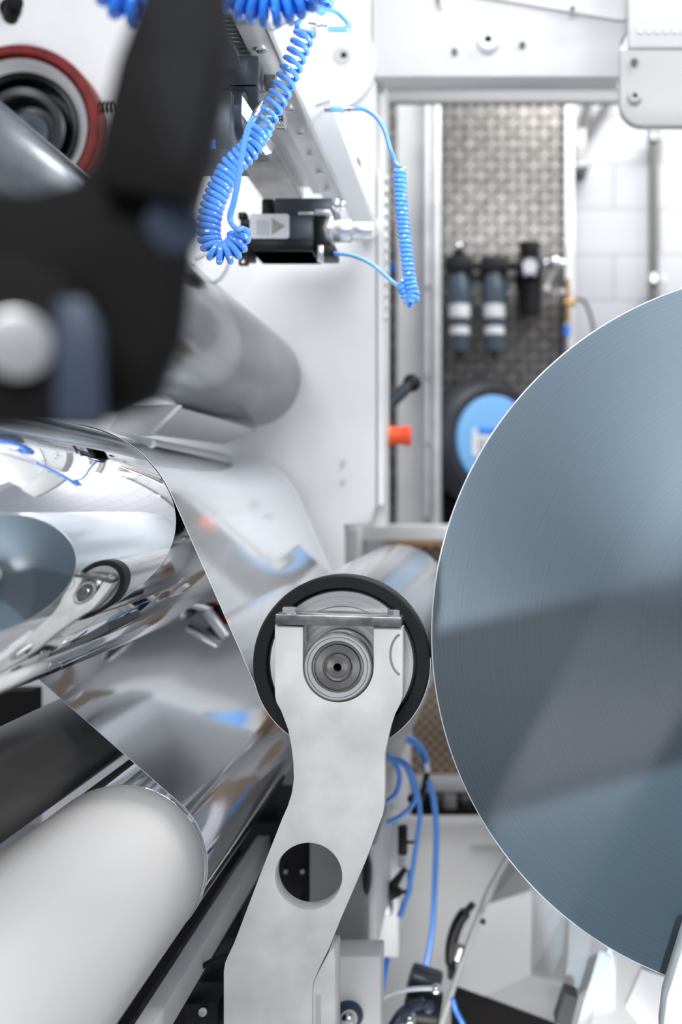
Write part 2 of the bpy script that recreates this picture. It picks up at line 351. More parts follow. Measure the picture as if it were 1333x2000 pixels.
def perf_mat():
    m = mat('perforated_sheet', (0.36, 0.27, 0.20), 0.55); N = m.node_tree.nodes; K = m.node_tree.links; b = N['Principled BSDF']
    tc = N.new('ShaderNodeTexCoord'); sx = N.new('ShaderNodeSeparateXYZ'); K.new(tc.outputs['Object'], sx.inputs[0])
    def mth(op, a, bb=None, v=None):
        n = N.new('ShaderNodeMath'); n.operation = op
        for i, q in enumerate((a, bb)):
            if q is None: continue
            if isinstance(q, float): n.inputs[i].default_value = q
            else: K.new(q, n.inputs[i])
        return n.outputs[0]
    p = 0.030
    def dist(ox, oz):
        fx = mth('SUBTRACT', mth('FRACT', mth('ADD', mth('DIVIDE', sx.outputs[0], p), ox)), 0.5)
        fz = mth('SUBTRACT', mth('FRACT', mth('ADD', mth('DIVIDE', sx.outputs[2], p), oz)), 0.5)
        return mth('SQRT', mth('ADD', mth('MULTIPLY', fx, fx), mth('MULTIPLY', fz, fz)))
    dm = mth('MINIMUM', dist(0.0, 0.0), dist(0.5, 0.5))
    r = N.new('ShaderNodeMapRange'); r.inputs[1].default_value = 0.21; r.inputs[2].default_value = 0.25; K.new(dm, r.inputs[0])
    mx = N.new('ShaderNodeMix'); mx.data_type = 'RGBA'; mx.inputs[6].default_value = (0.03, 0.025, 0.02, 1); mx.inputs[7].default_value = (0.36, 0.27, 0.20, 1)
    K.new(r.outputs[0], mx.inputs[0]); K.new(mx.outputs[2], b.inputs['Base Color'])
    return m
M['perf'] = perf_mat()
def knurl_mat():
    m = mat('knurled_steel', (0.18, 0.18, 0.19), 0.3, 1.0); N = m.node_tree.nodes; K = m.node_tree.links; b = N['Principled BSDF']
    tc = N.new('ShaderNodeTexCoord'); ck = N.new('ShaderNodeTexChecker'); ck.inputs['Scale'].default_value = 420
    mp = N.new('ShaderNodeMapping'); mp.inputs['Rotation'].default_value = (0, 0.785, 0); K.new(tc.outputs['Object'], mp.inputs[0]); K.new(mp.outputs[0], ck.inputs[0])
    ck.inputs[1].default_value = (0.05, 0.05, 0.05, 1); ck.inputs[2].default_value = (0.55, 0.55, 0.55, 1); K.new(ck.outputs[0], b.inputs['Base Color'])
    return m
M['knurl'] = knurl_mat()

# ================================================================ the setting
struct(MB().box((0, 1.0, -0.05), (12, 11, 0.1)).build('floor', M['floor']))
struct(MB().box((0, 4.55, 2.2), (12, 0.2, 4.4)).build('wall_back', M['wall'], smooth=False))
struct(MB().box((-4.1, 1.0, 2.2), (0.2, 7.0, 4.4)).build('wall_left', M['wall'], smooth=False))

D0 = 1.156; DF = 2.03                      # near edge of the web, far end of the rollers
DP = 2.06                                  # face of the far side frame

# ---- far side frame: one big upright plate with bolts
g = thing('machine_side_frame', 'large white painted upright side frame plate that carries the rollers', 'machine frame', P(500, 2400, DP))
out = [(-700, -500), (727, -500), (727, 150), (735, 160), (735, 985), (724, 1022), (673, 1026), (673, 1330), (760, 1420), (760, 1560), (700, 2500), (-700, 2500)]
MB().plate(out, DP, DP, DP+0.05, bevel=0.003).build('frame_plate', M['white'], g)
MB().pbox(724, 150, 752, 1030, DP+0.05, DP+0.05, DP+0.16).build('edge_flange', M['whitegrey'], g)
for (x, y, r) in ((692, 319, 11), (691, 409, 11), (20, 18, 20), (672, 108, 6)):
    b_ = MB().cyl(P(x, y, DP-0.012), P(x, y, DP+0.004), S(r, DP)).build('bolt', M['blackmatt'] if r < 30 else M['steel'], g, bevel=0.001)
MB().lathe(P(668, 108, DP-0.010), [(0, 0), (S(16, DP), 0), (S(18, DP), 0.004), (S(18, DP), 0.01)]).build('washer', M['bracket'], g)
MB().lathe(P(640, 120, DP-0.012), [(0, 0.004), (S(93, DP), 0.004), (S(95, DP), 0.006), (S(95, DP), 0.016)]).build('boss_disc', M['white'], g)
for (x, y) in ((672, 903), (672, 940), (655, 188), (640, 186), (712, 402)):
    MB().cyl(P(x, y, DP-0.004), P(x, y, DP+0.004), S(5, DP)).build('screw', M['bracket'], g)
# toothed rack on the plate's edge
t = thing('toothed_rack', 'pale toothed rack fixed to the right edge of the white frame', 'rack', P(748, 990, DP+0.04))
MB().pbox(739, 330, 750, 985, DP, DP+0.0, DP+0.03).build('rack_bar', M['whitegrey'], t)
tb = MB()
for k in range(13):
    y = 345+k*22.5
    a = P(750, y-7, DP+0.01); b_ = P(750, y+9, DP+0.01); c = P(762, y+7, DP+0.01); yy = DP
    vs = [tb.bm.verts.new(Vector((q.x, yy+dd, q.z))) for dd in (0.0, 0.03) for q in (a, b_, c)]
    for f in ((0, 1, 2), (5, 4, 3), (0, 3, 4, 1), (1, 4, 5, 2), (2, 5, 3, 0)): tb.bm.faces.new([vs[i] for i in f])
tb.build('teeth', M['whitegrey'], t)

# ---- top cross frame
g = thing('cross_frame', 'white horizontal frame plate across the top with three bolt heads', 'machine frame', P(970, 150, DP))
MB().plate([(728, -300), (1230, -300), (1228, 60), (1212, 80), (1212, 150), (728, 150)], DP, DP-0.002, DP+0.06, bevel=0.002).build('frame_plate', M['white'], g)
MB().plate([(1005, -300), (1235, -300), (1235, 20), (1222, 43), (1200, 42), (728+60, -28), (790, -300)], DP, DP-0.010, DP-0.003, bevel=0.001).build('cover_plate', M['whitegrey'], g)
MB().lathe(P(954, 76, DP-0.02), [(S(6, DP), 0.008), (S(6, DP), 0), (S(18, DP), 0), (S(21, DP), 0.004), (S(21, DP), 0.018)]).build('bushing', M['label'], g)
MB().cyl(P(954, 77, DP-0.021), P(954, 77, DP), S(7, DP)).build('socket', M['blackmatt'], g)
for (x, y, r) in ((888, 100, 6), (1021, 87, 6), (1119, 16, 4), (855, 0, 4)):
    MB().cyl(P(x, y, DP-0.012-(0.02 if y < 20 else 0)), P(x, y, DP), S(r, DP)).build('bolt', M['darksteel'], g, bevel=0.001)

# ---- right bracket plate
g = thing('mounting_bracket', 'rounded light grey bracket plate with two bolts at the right edge', 'bracket', P(1400, 245, 1.95))
rr = 45; ol = [(1212, 97), (1700, 97), (1700, 245)]+[(1257-rr*math.sin(a), 200+rr*math.cos(a)) for a in [k*PI/2/10 for k in range(11)]]
MB().plate(ol, 1.95, 1.95, 1.975, bevel=0.002).build('plate', M['bracket'], g)
MB().cyl(P(1240, 120, 1.94), P(1240, 120, 1.96), S(7, 1.95)).build('bolt', M['darksteel'], g, bevel=0.001)
q = MB().lathe(P(1241, 186, 1.935), [(S(4, 1.95), 0.01), (S(4, 1.95), 0), (S(11, 1.95), 0.0), (S(13, 1.95), 0.005), (S(13, 1.95), 0.018)]).build('bolt', M['bracket'], g)
MB().cyl(P(1241, 187, 1.934), P(1241, 187, 1.95), S(5, 1.95)).build('socket', M['blackmatt'], q)

# ---- bright control box at the top right corner
g = thing('white_box', 'glossy white housing above the grey bracket in the top right corner', 'housing', P(1420, 92, 2.0))
MB().pbox(1228, -350, 1700, 94, 2.0, 2.0, 2.02).build('housing', M['white'], g, bevel=0.004)
for k in range(6): MB().pbox(1246+k*17, 52, 1256+k*17, 66, 2.0, 1.996, 2.0).build('shading_bar', M['label'], g, bevel=0.001)  # bars put in for a smudge of shading, no real vents

# ---- back wall equipment
def treads(mb, x0, y0, x1, y1, d, step):
    a = P(x0, y0, d); b = P(x1, y1, d); i = 0; z = a.z-step/2
    while z > b.z+step*0.3:
        x = a.x+step/2; j = i
        while x < b.x-step*0.3:
            rot = Matrix.Rotation(math.radians(45 if j % 2 else -45), 4, 'Y')
            L_, W_, H_ = step*0.60, step*0.20, 0.010
            q = [Vector((-L_, 0, 0)), Vector((0, 0, -W_)), Vector((L_, 0, 0)), Vector((0, 0, W_)), Vector((-L_*0.4, -H_, 0)), Vector((L_*0.4, -H_, 0))]
            v = [mb.bm.verts.new(Vector((x, d, z))+rot @ p) for p in q]
            for f in ((0, 1, 4), (1, 5, 4), (1, 2, 5), (2, 3, 5), (3, 4, 5), (3, 0, 4)): mb.bm.faces.new([v[i] for i in f])
            x += step; j += 1
        z -= step; i += 1
g = MB(); g.pbox(752, 196, 1118, 1060, 4.25, 4.25, 4.27)
treads(g, 754, 198, 1112, 1000, 4.25, 0.044)
tag(g.build('tread_plate', M['diamond']), 'dull metal diamond tread plate panel mounted on the back wall', 'metal panel')
tag(MB().pbox(1104, 196, 1116, 1060, 4.2, 4.17, 4.25).pbox(1110, 196, 1122, 1060, 4.2, 4.20, 4.27).build('panel_edge_angle', M['galv']), 'galvanised angle strip down the right side of the tread plate', 'metal strip')
tag(MB().pbox(776, 160, 832, 1035, 3.9, 3.9, 4.1).build('support_column', M['concrete'], bevel=0.004), 'pale grey upright column before the tread plate', 'column')
g = thing('strut_channel', 'galvanised slotted upright rail to the right of the grey column', 'rail', P(848, 1035, 3.85))
MB().pbox(832, 160, 841, 1010, 3.85, 3.80, 3.92).build('lip', M['galv'], g, bevel=0.003)
MB().pbox(846, 160, 861, 1035, 3.85, 3.80, 3.92).build('lip', M['galv'], g, bevel=0.003)
MB().pbox(832, 160, 861, 1035, 3.88, 3.88, 3.93).build('web', M['galv'], g)
for y in (560, 735, 865): MB().cyl(P(837, y, 3.79), P(837, y, 3.81), S(5, 3.8)).build('screw', M['bright'], g)
g = thing('ceiling_beam', 'light grey horizontal beam under the white cross frame', 'beam', P(980, 196, 3.0))
MB().pbox(752, 150, 1235, 172, 3.0, 3.0, 3.03).build('upper_flange', M['whitegrey'], g, bevel=0.003)
MB().pbox(752, 168, 1235, 195, 3.0, 3.01, 3.04).build('lower_web', M['bracket'], g)
# brackets and conduits hanging at the right of the panel
g = thing('conduit_clamp', 'dull metal clamp with splayed rods hanging beneath the beam', 'clamp', P(1135, 330, 4.36))
MB().tube([P(1150, 190, 4.36), P(1133, 320, 4.36)], S(10, 4.36)).build('rod', M['conduit'], g)
MB().tube([P(1195, 190, 4.38), P(1148, 262, 4.38)], S(8, 4.38)).build('rod', M['conduit'], g)
MB().pbox(1124, 250, 1146, 318, 4.33, 4.33, 4.45).build('clamp_body', M['aludirty'], g, bevel=0.004)
MB().pbox(1120, 316, 1152, 328, 4.31, 4.31, 4.45).build('foot', M['darksteel'], g, bevel=0.004)
g = thing('wall_conduit', 'thin dark grey conduit pipe running down the white block wall', 'pipe', P(1277, 900, 4.35))
MB().cyl(P(1277, 240, 4.35), P(1277, 1200, 4.35), S(9.5, 4.35)).build('pipe', M['conduit'], g)
for y in (268, 545): MB().cyl(P(1277, y-8, 4.34), P(1277, y+8, 4.34), S(13, 4.35)).box(P(1290, y, 4.38), (0.05, 0.05, 0.03)).build('clamp', M['bright'], g)

def air_filter(px, label, extra):
    g = thing('air_filter', label, 'air filter', P(px, 690, 4.1), 'smoky blue air filters on the tread plate')
    d = 4.05; c = P(px, 505, d); 
    MB().pbox(px-27, 503, px+27, 532, d, d-0.03, 4.25).build('head', M['black'], g, bevel=0.006)
    MB().lathe(P(px, 530, d+0.03), [(0, 0), (S(22, d), 0), (S(24, d), S(20, d)), (S(25, d), S(60, d)), (S(20, d), S(72, d)), (S(18.5, d), S(150, d)), (S(15, d), S(158, d)), (0, S(160, d))], axis=(0, 0, -1), seg=40).build('bowl', M['bowl'], g)
    for a, b in ((597, 622), (640, 655)):
        MB().lathe(P(px, a, d+0.03), [(S(18, d), 0), (S(22.0 if a < 600 else 20.2, d), 0), (S(20.8 if a < 600 else 19.8, d), S(b-a, d)), (S(18, d), S(b-a, d))], axis=(0, 0, -1), seg=40, closed=True).build('sticker', M['label'], g)
    MB().cyl(P(px, 690, d+0.03), P(px, 699, d+0.03), S(5, d)).build('drain', M['black'], g)
    if extra:
        q = MB().cyl(P(px, 503, d+0.03), P(px, 488, d+0.03), S(18, d), S(9, d)).build('cap', M['black'], g)
        MB().ball(P(px-2, 481, d), S(9, d)).build('knob', M['bright'], q)
air_filter(898, 'left of the two smoky air filters, with a silver knob on top', True)
air_filter(966, 'right of the two smoky air filters, beside the black regulator', False)
g = thing('pressure_regulator', 'black pressure regulator with round gauge hanging right of the filters', 'regulator', P(1036, 620, 4.1))
MB().pbox(1012, 505, 1060, 545, 4.05, 4.02, 4.25).build('body', M['black'], g, bevel=0.01)
MB().cyl(P(1036, 507, 4.08), P(1034, 474, 4.08), S(18, 4.08), S(21, 4.08)).build('knob', M['black'], g, bevel=0.004)
MB().lathe(P(1036, 545, 4.1), [(0, 0), (S(23, 4.1), 0), (S(20, 4.1), S(70, 4.1)), (0, S(74, 4.1))], axis=(0, 0, -1), seg=24).build('bowl', M['black'], g)
q = MB().cyl(P(1036, 520, 4.02), P(1036, 520, 3.985), S(18, 4.0)).build('gauge', M['bluegrey'], g, bevel=0.002)
MB().cyl(P(1036, 520, 3.985), P(1036, 520, 3.983), S(14, 4.0)).build('dial', M['label'], q)
for x in (1028, 1044): MB().cyl(P(x, 534, 4.0), P(x, 534, 3.975), S(5, 4)).build('screw', M['bright'], g)
g = thing('pipe_manifold', 'black pipe manifold linking the air filters to the silver valve', 'pipe', P(990, 530, 4.1))
for xa, xb in ((926, 938), (994, 1010)): MB().cyl(P(xa, 520, 4.13), P(xb, 520, 4.13), S(8, 4.1)).build('pipe', M['black'], g)
MB().ball(P(1083, 512, 4.06), S(13, 4.06)).cyl(P(1066, 514, 4.08), P(1104, 514, 4.08), S(8, 4.08)).build('valve', M['bright'], g)
MB().ball(P(1067, 565, 4.1), S(8, 4.1)).ball(P(1100, 572, 4.1), S(8, 4.1)).cyl(P(1083, 520, 4.1), P(1067, 565, 4.1), S(4, 4.1)).build('fitting', M['galv'], g)
g = thing('air_line', 'thin dark hose with brass tee and blue coupling at the panel edge', 'hose', P(1110, 660, 4.05))
MB().tube(spline([P(1110, 597, 4.05), P(1125, 585, 4.05), P(1142, 590, 4.05), P(1155, 620, 4.05), P(1162, 660, 4.05), P(1164, 720, 4.05)]), S(3, 4.05)).build('hose', M['blackmatt'], g)
MB().cyl(P(1110, 545, 4.05), P(1110, 630, 4.05), S(5, 4.05)).cyl(P(1105, 592, 4.05), P(1124, 590, 4.05), S(7, 4.05)).build('tee', M['brass'], g)
MB().cyl(P(1108, 636, 4.05), P(1108, 656, 4.05), S(7, 4.05)).build('coupling', M['deepblue'], g)
MB().tube([P(1108, 656, 4.05), P(1108, 700, 4.05), P(1090, 760, 4.05)], S(2, 4.05)).build('tube', M['blackmatt'], g)
tag(MB().cyl(P(765, 523, 4.19), P(765, 523, 4.26), S(10, 4.2)).build('blue_plug', M['deepblue']), 'small round blue plug beside the toothed rack', 'plug')

# ---- hose reel
g = thing('hose_reel', 'charcoal hose reel with sky blue round cover hung on the wall', 'hose reel', P(960, 1010, 3.9))
ax = Vector((0.55, -0.84, 0)).normalized(); c = P(962, 862, 4.06)
R_ = S(116, 3.96)
MB().lathe(c, [(0, -0.15), (R_*0.80, -0.15), (R_*1.06, -0.13), (R_*1.14, -0.05), (R_*1.05, 0.0), (R_*0.92, 0.02), (R_*0.80, 0.012), (0, 0.005)], axis=ax).build('drum_cover', M['reel'], g)
q = MB().lathe(c, [(0, 0.035), (R_*0.70, 0.035), (R_*0.78, 0.028), (R_*0.79, 0.01)], axis=ax).build('blue_disc', M['skyblue'], g)
sd = Vector((0.84, 0.55, 0)); rot = Matrix.Rotation(math.atan2(0.55, 0.84), 4, 'Z')
lc = c+ax*0.038+sd*(-0.0)+Vector((0, 0, -0.01))
MB().box(lc, (0.24, 0.006, 0.105), rot).build('badge', M['label'], q)
MB().box(lc+ax*0.004+Vector((0, 0, 0.045)), (0.19, 0.004, 0.022), rot).build('badge_stripe', M['deepblue'], q)
tb = MB()
for k, (x, h) in enumerate(((-.088, .055), (-.066, .055), (-.044, .05), (-.02, .045), (0.002, .055), (.024, .045), (.05, .055), (.075, .055))):
    tb.box(lc+ax*0.004+sd*x+Vector((0, 0, -0.012)), (0.010, 0.003, h), rot)
tb.build('badge_print', M['ink'], q)
MB().pbox(866, 780, 940, 1030, 4.15, 4.1, 4.24).build('wall_bracket', M['blackmatt'], g, bevel=0.01)

# ---- dark handle and orange stop button
g = thing('clamp_handle', 'dark tubular handle pointing up right from the frame edge', 'handle', P(765, 800, 2.25))
MB().tube([P(748, 803, 2.25), P(806, 746, 2.25)], S(12.5, 2.25), seg=20).build('grip', M['slate'], g)
MB().ball(P(805, 748, 2.25), S(18, 2.25), (1, 0.7, 1)).build('end_boss', M['black'], g)
g = thing('stop_button', 'orange red mushroom stop button on a white mounting strip', 'button', P(770, 895, 2.2))
MB().pbox(741, 800, 753, 898, 2.2, 2.18, 2.24).build('mounting_strip', M['white'], g, bevel=0.003)
MB().cyl(P(753, 851, 2.21), P(766, 851, 2.21), S(18, 2.2)).build('collar', M['yellow'], g, bevel=0.002)
MB().lathe(P(763, 851, 2.21), [(0, 0), (S(20, 2.2), 0), (S(19, 2.2), S(5, 2.2)), (S(17, 2.2), S(20, 2.2)), (S(20, 2.2), S(30, 2.2)), (S(20, 2.2), S(38, 2.2)), (S(15, 2.2), S(41, 2.2)), (0, S(42, 2.2))], axis=(1, 0, 0)).build('button_head', M['orange'], g)

# ---- lower frame behind nip
g = thing('cross_beam', 'beige grey cross beam above the brown perforated board', 'beam', P(780, 1060, 2.7))
MB().pbox(690, 1026, 1100, 1056, 2.7, 2.7, 2.85).build('upper_beam', M['concrete'], g, bevel=0.004)
MB().pbox(676, 1030, 700, 1100, 2.6, 2.6, 2.8).build('end_post', M['whitegrey'], g, bevel=0.004)
MB().pbox(765, 1056, 1100, 1066, 2.7, 2.7, 2.9).build('brown_edge', M['brown'], g)
tag(MB().pbox(760, 1066, 1150, 1525, 2.9, 2.9, 2.92).build('perforated_board', M['perf'], smooth=False), 'brown perforated board behind the black ringed roller', 'board')
tag(MB().pbox(748, 1522, 1150, 1548, 2.85, 2.85, 2.98).build('lower_rail', M['concrete'], bevel=0.004), 'pale rail beneath the brown perforated board', 'rail')
g = thing('under_tray', 'black tray with stored metal blocks under the pale rail', 'tray', P(880, 1600, 2.9))
MB().pbox(720, 1548, 1200, 1615, 3.1, 3.1, 3.12).pbox(720, 1590, 1200, 1600, 2.8, 2.7, 3.1).build('tray', M['blackmatt'], g)
for i, (x0, x1, m_) in enumerate(((812, 838, 'black'), (842, 862, 'darksteel'), (866, 892, 'aludirty'), (900, 924, 'darksteel'), (930, 960, 'darksteel'))):
    MB().pbox(x0, 1551, x1, 1590, 2.85, 2.85, 2.95).build('block', M[m_], g, bevel=0.005)
# big pale cabinet
g = thing('machine_cabinet', 'large pale grey cabinet side below the perforated board', 'cabinet', P(900, 2350, 2.4))
MB().pbox(650, 1602, 1330, 2500, 2.5, 2.5, 2.53).build('side_panel', M['whitegrey'], g, bevel=0.005)
MB().pbox(745, 1597, 1330, 1612, 2.48, 2.48, 2.5).build('top_trim', M['white'], g, bevel=0.003)
MB().pbox(920, 1655, 1330, 1659, 2.49, 2.492, 2.502).build('seam', M['bracket'], g)

# ---- white angled guard boxes lower right
def prism(mb, front, dr, d0, d1): return mb.plate(front, dr, d0, d1, bevel=0.002)
def wedge(mb, pts):   # eight explicit points
    v = [mb.bm.verts.new(p) for p in pts]
    for f in ((0, 1, 2, 3), (7, 6, 5, 4), (0, 4, 5, 1), (1, 5, 6, 2), (2, 6, 7, 3), (3, 7, 4, 0)): mb.bm.faces.new([v[i] for i in f])
    return mb
g = thing('guard_box', 'bright white slanted guard box standing below the big film roll', 'guard', P(1000, 1945, 2.0))
def shell(mb, pts, off=(0, 0.012, -0.006)):
    mb2 = [p for p in pts]; v0 = [mb.bm.verts.new(p) for p in pts]; v1 = [mb.bm.verts.new(p+Vector(off)) for p in pts]; n = len(pts)
    mb.bm.faces.new(v0); mb.bm.faces.new(list(reversed(v1)))
    for i in range(n): mb.bm.faces.new((v0[i], v0[(i+1) % n], v1[(i+1) % n], v1[i]))
    return mb
shell(MB(), [P(955, 1766, 2.35), P(1040, 1735, 2.42), P(1037, 1904, 2.05), P(948, 1945, 1.97), P(890, 1925, 1.97)]).build('slanted_face', M['coverwhite'], g)  # whiter and tilted back to carry strong light on this face
shell(MB(), [P(1040, 1735, 2.42), P(1130, 1740, 2.40), P(1105, 1925, 2.22), P(1037, 1904, 2.05)]).build('shaded_side', M['bracket'], g)  # greyer than the white box, its shade put into the colour
shell(MB(), [P(948, 1945, 1.97), P(1037, 1904, 2.05), P(1105, 1925, 2.22), P(1142, 1932, 2.0), P(1082, 1996, 1.9)], (0, 0.01, -0.01)).build('ledge', M['whitegrey'], g)
shell(MB(), [P(985, 1690, 2.42), P(1060, 1640, 2.42), P(1060, 1730, 2.43), P(1040, 1735, 2.43), P(955, 1766, 2.36)]).build('shaded_rear', M['bracket'], g)  # grey stands in for the shadow above the bright face
g = thing('guard_box', 'small white slanted guard at the rim of the film roll, over the ledge', 'guard', P(1140, 1930, 1.9))
shell(MB(), [P(1113, 1790, 2.1), P(1190, 1850, 2.1), P(1176, 1858, 2.0), P(1109, 1882, 1.94)]).build('face', M['white'], g)
shell(MB(), [P(1109, 1884, 1.94), P(1178, 1859, 2.0), P(1146, 1934, 2.0), P(1103, 1920, 1.96)]).build('underside', M['bracket'], g)  # grey colour carries the shade under the white guard
g = thing('guard_door', 'tilted white guard door with recessed panel and a grey hinge edge', 'guard door', P(1250, 2200, 1.7))
mb = MB(); wedge(mb, [P(1192, 1840, 1.8), P(1420, 1930, 1.8), P(1300, 2300, 1.8), P(1065, 2240, 1.8), P(1192, 1840, 1.84), P(1420, 1930, 1.84), P(1300, 2300, 1.84), P(1065, 2240, 1.84)])
mb.build('door_panel', M['white'], g, bevel=0.002)
mb = MB(); wedge(mb, [P(1254, 1892, 1.79), P(1420, 1950, 1.79), P(1360, 2150, 1.79), P(1222, 1966, 1.79), P(1254, 1892, 1.80), P(1420, 1950, 1.80), P(1360, 2150, 1.80), P(1222, 1966, 1.80)])
mb.build('inset_panel', M['label'], g, bevel=0.002)
mb = MB(); wedge(mb, [P(1172, 1855, 1.79), P(1196, 1868, 1.79), P(1150, 2010, 1.79), P(1125, 2010, 1.79), P(1172, 1855, 1.9), P(1196, 1868, 1.9), P(1150, 2010, 1.9), P(1125, 2010, 1.9)])
mb.build('hinge_edge', M['bracket'], g, bevel=0.002)
g = thing('near_frame_bar', 'pale painted bar cutting the bottom right corner in front of the roll', 'bar', P(1370, 2100, 1.05))
MB().plate([(1345, 1815), (1500, 1815), (1500, 2200), (1300, 2200), (1296, 2010), (1303, 1950)], 1.08, 1.08, 1.11, bevel=0.002).build('bar', M['plate'], g)
g = thing('black_plinth', 'black base block lying under the white slanted guard', 'base', P(1030, 2060, 2.0))
mb = MB(); wedge(mb, [P(882, 1922, 1.90), P(1085, 1998, 1.82), P(1100, 2090, 1.82), P(880, 2090, 1.9), P(882, 1922, 1.92), P(1085, 1998, 1.84), P(1100, 2090, 1.84), P(880, 2090, 1.92)])
mb.build('block', M['blackmatt'], g)
MB().plate([(1105, 1940), (1130, 1950), (1115, 2010), (1085, 2000)], 1.78, 1.78, 1.82).build('foot', M['black'], g)
# round guard with diagonal tube
g = thing('drag_chain', 'black curved chain guide beneath a slanted grey tube', 'chain guide', P(900, 1920, 1.95))
MB().tube(spline([P(925, 1765, 1.95), P(897, 1800, 1.95), P(882, 1850, 1.95), P(884, 1910, 1.95)]), [S(7, 1.95)]*6+[S(12, 1.95)]*25+[S(9, 1.95)]*6, seg=14).build('curve', M['black'], g)
g = thing('slanted_tube', 'thin grey slanted tube leaning in front of the pale cabinet', 'tube', P(870, 2000, 1.8))
MB().tube([P(1000, 1660, 1.9), P(955, 1740, 1.88), P(905, 1870, 1.86), P(860, 2010, 1.84)], S(6, 1.88), seg=14).build('tube', M['bracket'], g)
MB().cyl(P(900, 1848, 1.85), P(892, 1872, 1.85), S(11, 1.85)).build('collar', M['steel'], g)
MB().ball(P(944, 1800, 1.85), S(6, 1.85)).build('screw', M['bluegrey'], g)
# motor / chain bundle at the bottom centre
g = thing('small_motor', 'small dark motor with chrome nose at the bottom below the hoses', 'motor', P(810, 2010, 1.7))
MB().cyl(P(800, 1905, 1.75), P(860, 1925, 1.75), S(26, 1.75)).build('housing', M['slate'], g, bevel=0.006)
MB().cyl(P(790, 1960, 1.7), P(860, 1975, 1.7), S(36, 1.7)).build('drive', M['black'], g, bevel=0.006)
MB().ball(P(852, 1932, 1.68), S(11, 1.68)).build('bolt', M['bright'], g)
MB().ball(P(838, 1968, 1.68), S(14, 1.68)).build('nose', M['bluegrey'], g)
MB().ball(P(800, 1990, 1.64), S(15, 1.64)).build('nose', M['steel'], g)
hx = helix([P(765, 2010, 1.62), P(790, 1975, 1.62), P(830, 1958, 1.62)], S(9, 1.62), S(6, 1.62))
MB().tube(hx, S(2.2, 1.62), seg=6).build('corrugated_sleeve', M['bluegrey'], g)
tag(MB().tube(spline([P(745, 1950, 1.66), P(775, 1937, 1.66), P(815, 1931, 1.66), P(845, 1930, 1.66)]), S(4.5, 1.66)).build('pale_tube', M['clear']), 'short milky tube curving into the small dark motor', 'tube')
tag(MB().tube(spline([P(884, 1950, 1.8), P(892, 1975, 1.8), P(905, 2000, 1.8), P(915, 2030, 1.8)]), S(5, 1.8)).build('blue_cable', M['deepblue']), 'short deep blue cable at the bottom beside the black base', 'cable')

# ---- grey box seen through the arm hole, with plate and knob beneath
g = thing('gearbox', 'shaded grey gearbox panel behind the pale arm with a round black hole', 'gearbox', P(675, 1865, 1.7))
MB().plate([(605, 1560), (718, 1560), (718, 1866), (605, 1866)], 1.6, 1.6, 1.85, holes=[(691, 1848, 12)], bevel=0.002).build('panel', M['gearbox'], g)
MB().cyl(P(691, 1848, 1.62), P(691, 1848, 1.63), S(13, 1.6)).build('bore', M['blackmatt'], g)
MB().ball(P(718, 1708, 1.6), S(26, 1.6), (0.35, 1, 1.5)).build('side_boss', M['black'], g)
MB().pbox(720, 1650, 736, 1862, 1.62, 1.62, 1.9).build('side_strip', M['whitegrey'], g, bevel=0.002)
g = thing('lower_panel', 'pale lower panel with a chrome knob right of the arm foot', 'panel', P(690, 2200, 1.5))  # plain lower panel with a knob, no bearing inside
MB().pbox(600, 1868, 744, 2250, 1.5, 1.5, 1.56).build('panel', M['whitegrey'], g, bevel=0.003)
q = MB().lathe(P(680, 1985, 1.497), [(0, -0.012), (S(20, 1.5), -0.012), (S(28, 1.5), -0.004), (S(30, 1.5), 0.004)]).build('flange', M['bluegrey'], g)
MB().ball(P(682, 1990, 1.475), S(17, 1.475)).build('knob', M['bright'], q)
# dark gear room behind the hole
g = thing('drive_case', 'black drive case with small screws seen through the arm hole', 'case', P(560, 1950, 1.75))
MB().pbox(470, 1605, 603, 1900, 1.72, 1.72, 1.95).build('case', M['black'], g, bevel=0.004)
for x, y in ((591, 1703), (558, 1703), (591, 1764), (560, 1764)): MB().cyl(P(x, y, 1.71), P(x, y, 1.73), S(4, 1.72)).build('screw', M['darksteel'], g)
# post
g = thing('guide_post', 'white upright guide post with black clamp lever right of the arm', 'post', P(765, 1860, 1.9))
MB().pbox(735, 1598, 780, 1870, 1.97, 1.97, 2.03).build('post', M['white'], g, bevel=0.003)
MB().pbox(746, 1330, 800, 1600, 2.3, 2.3, 2.38).build('upper_post', M['white'], g, bevel=0.003)
MB().pbox(744, 1745, 766, 1790, 1.86, 1.86, 1.9).build('clamp_block', M['darksteel'], g, bevel=0.003)
MB().lathe(P(722, 1742, 1.85), [(0, 0), (S(6, 1.85), 0), (S(9, 1.85), S(10, 1.85)), (S(14, 1.85), S(22, 1.85)), (S(15, 1.85), S(45, 1.85)), (S(9, 1.85), S(60, 1.85)), (S(4, 1.85), S(64, 1.85)), (S(4, 1.85), S(76, 1.85)), (0, S(76, 1.85))], axis=(1, 0, 0)).build('clamp_screw', M['black'], g)
MB().tube([P(768, 1730, 1.85), P(792, 1696, 1.85)], [S(10, 1.85), S(5, 1.85)]).build('lever', M['black'], g)
g = thing('cylinder_sensor', 'short black sensor cylinder on the white post', 'sensor', P(788, 1670, 1.88))
MB().cyl(P(787, 1612, 1.88), P(787, 1668, 1.88), S(9.5, 1.88)).build('body', M['black'], g, bevel=0.002)
MB().cyl(P(787, 1668, 1.88), P(787, 1692, 1.88), S(9, 1.88)).build('base', M['label'], g)
MB().tube([P(795, 1645, 1.88), P(812, 1645, 1.88)], S(3, 1.88)).build('stub', M['black'], g)
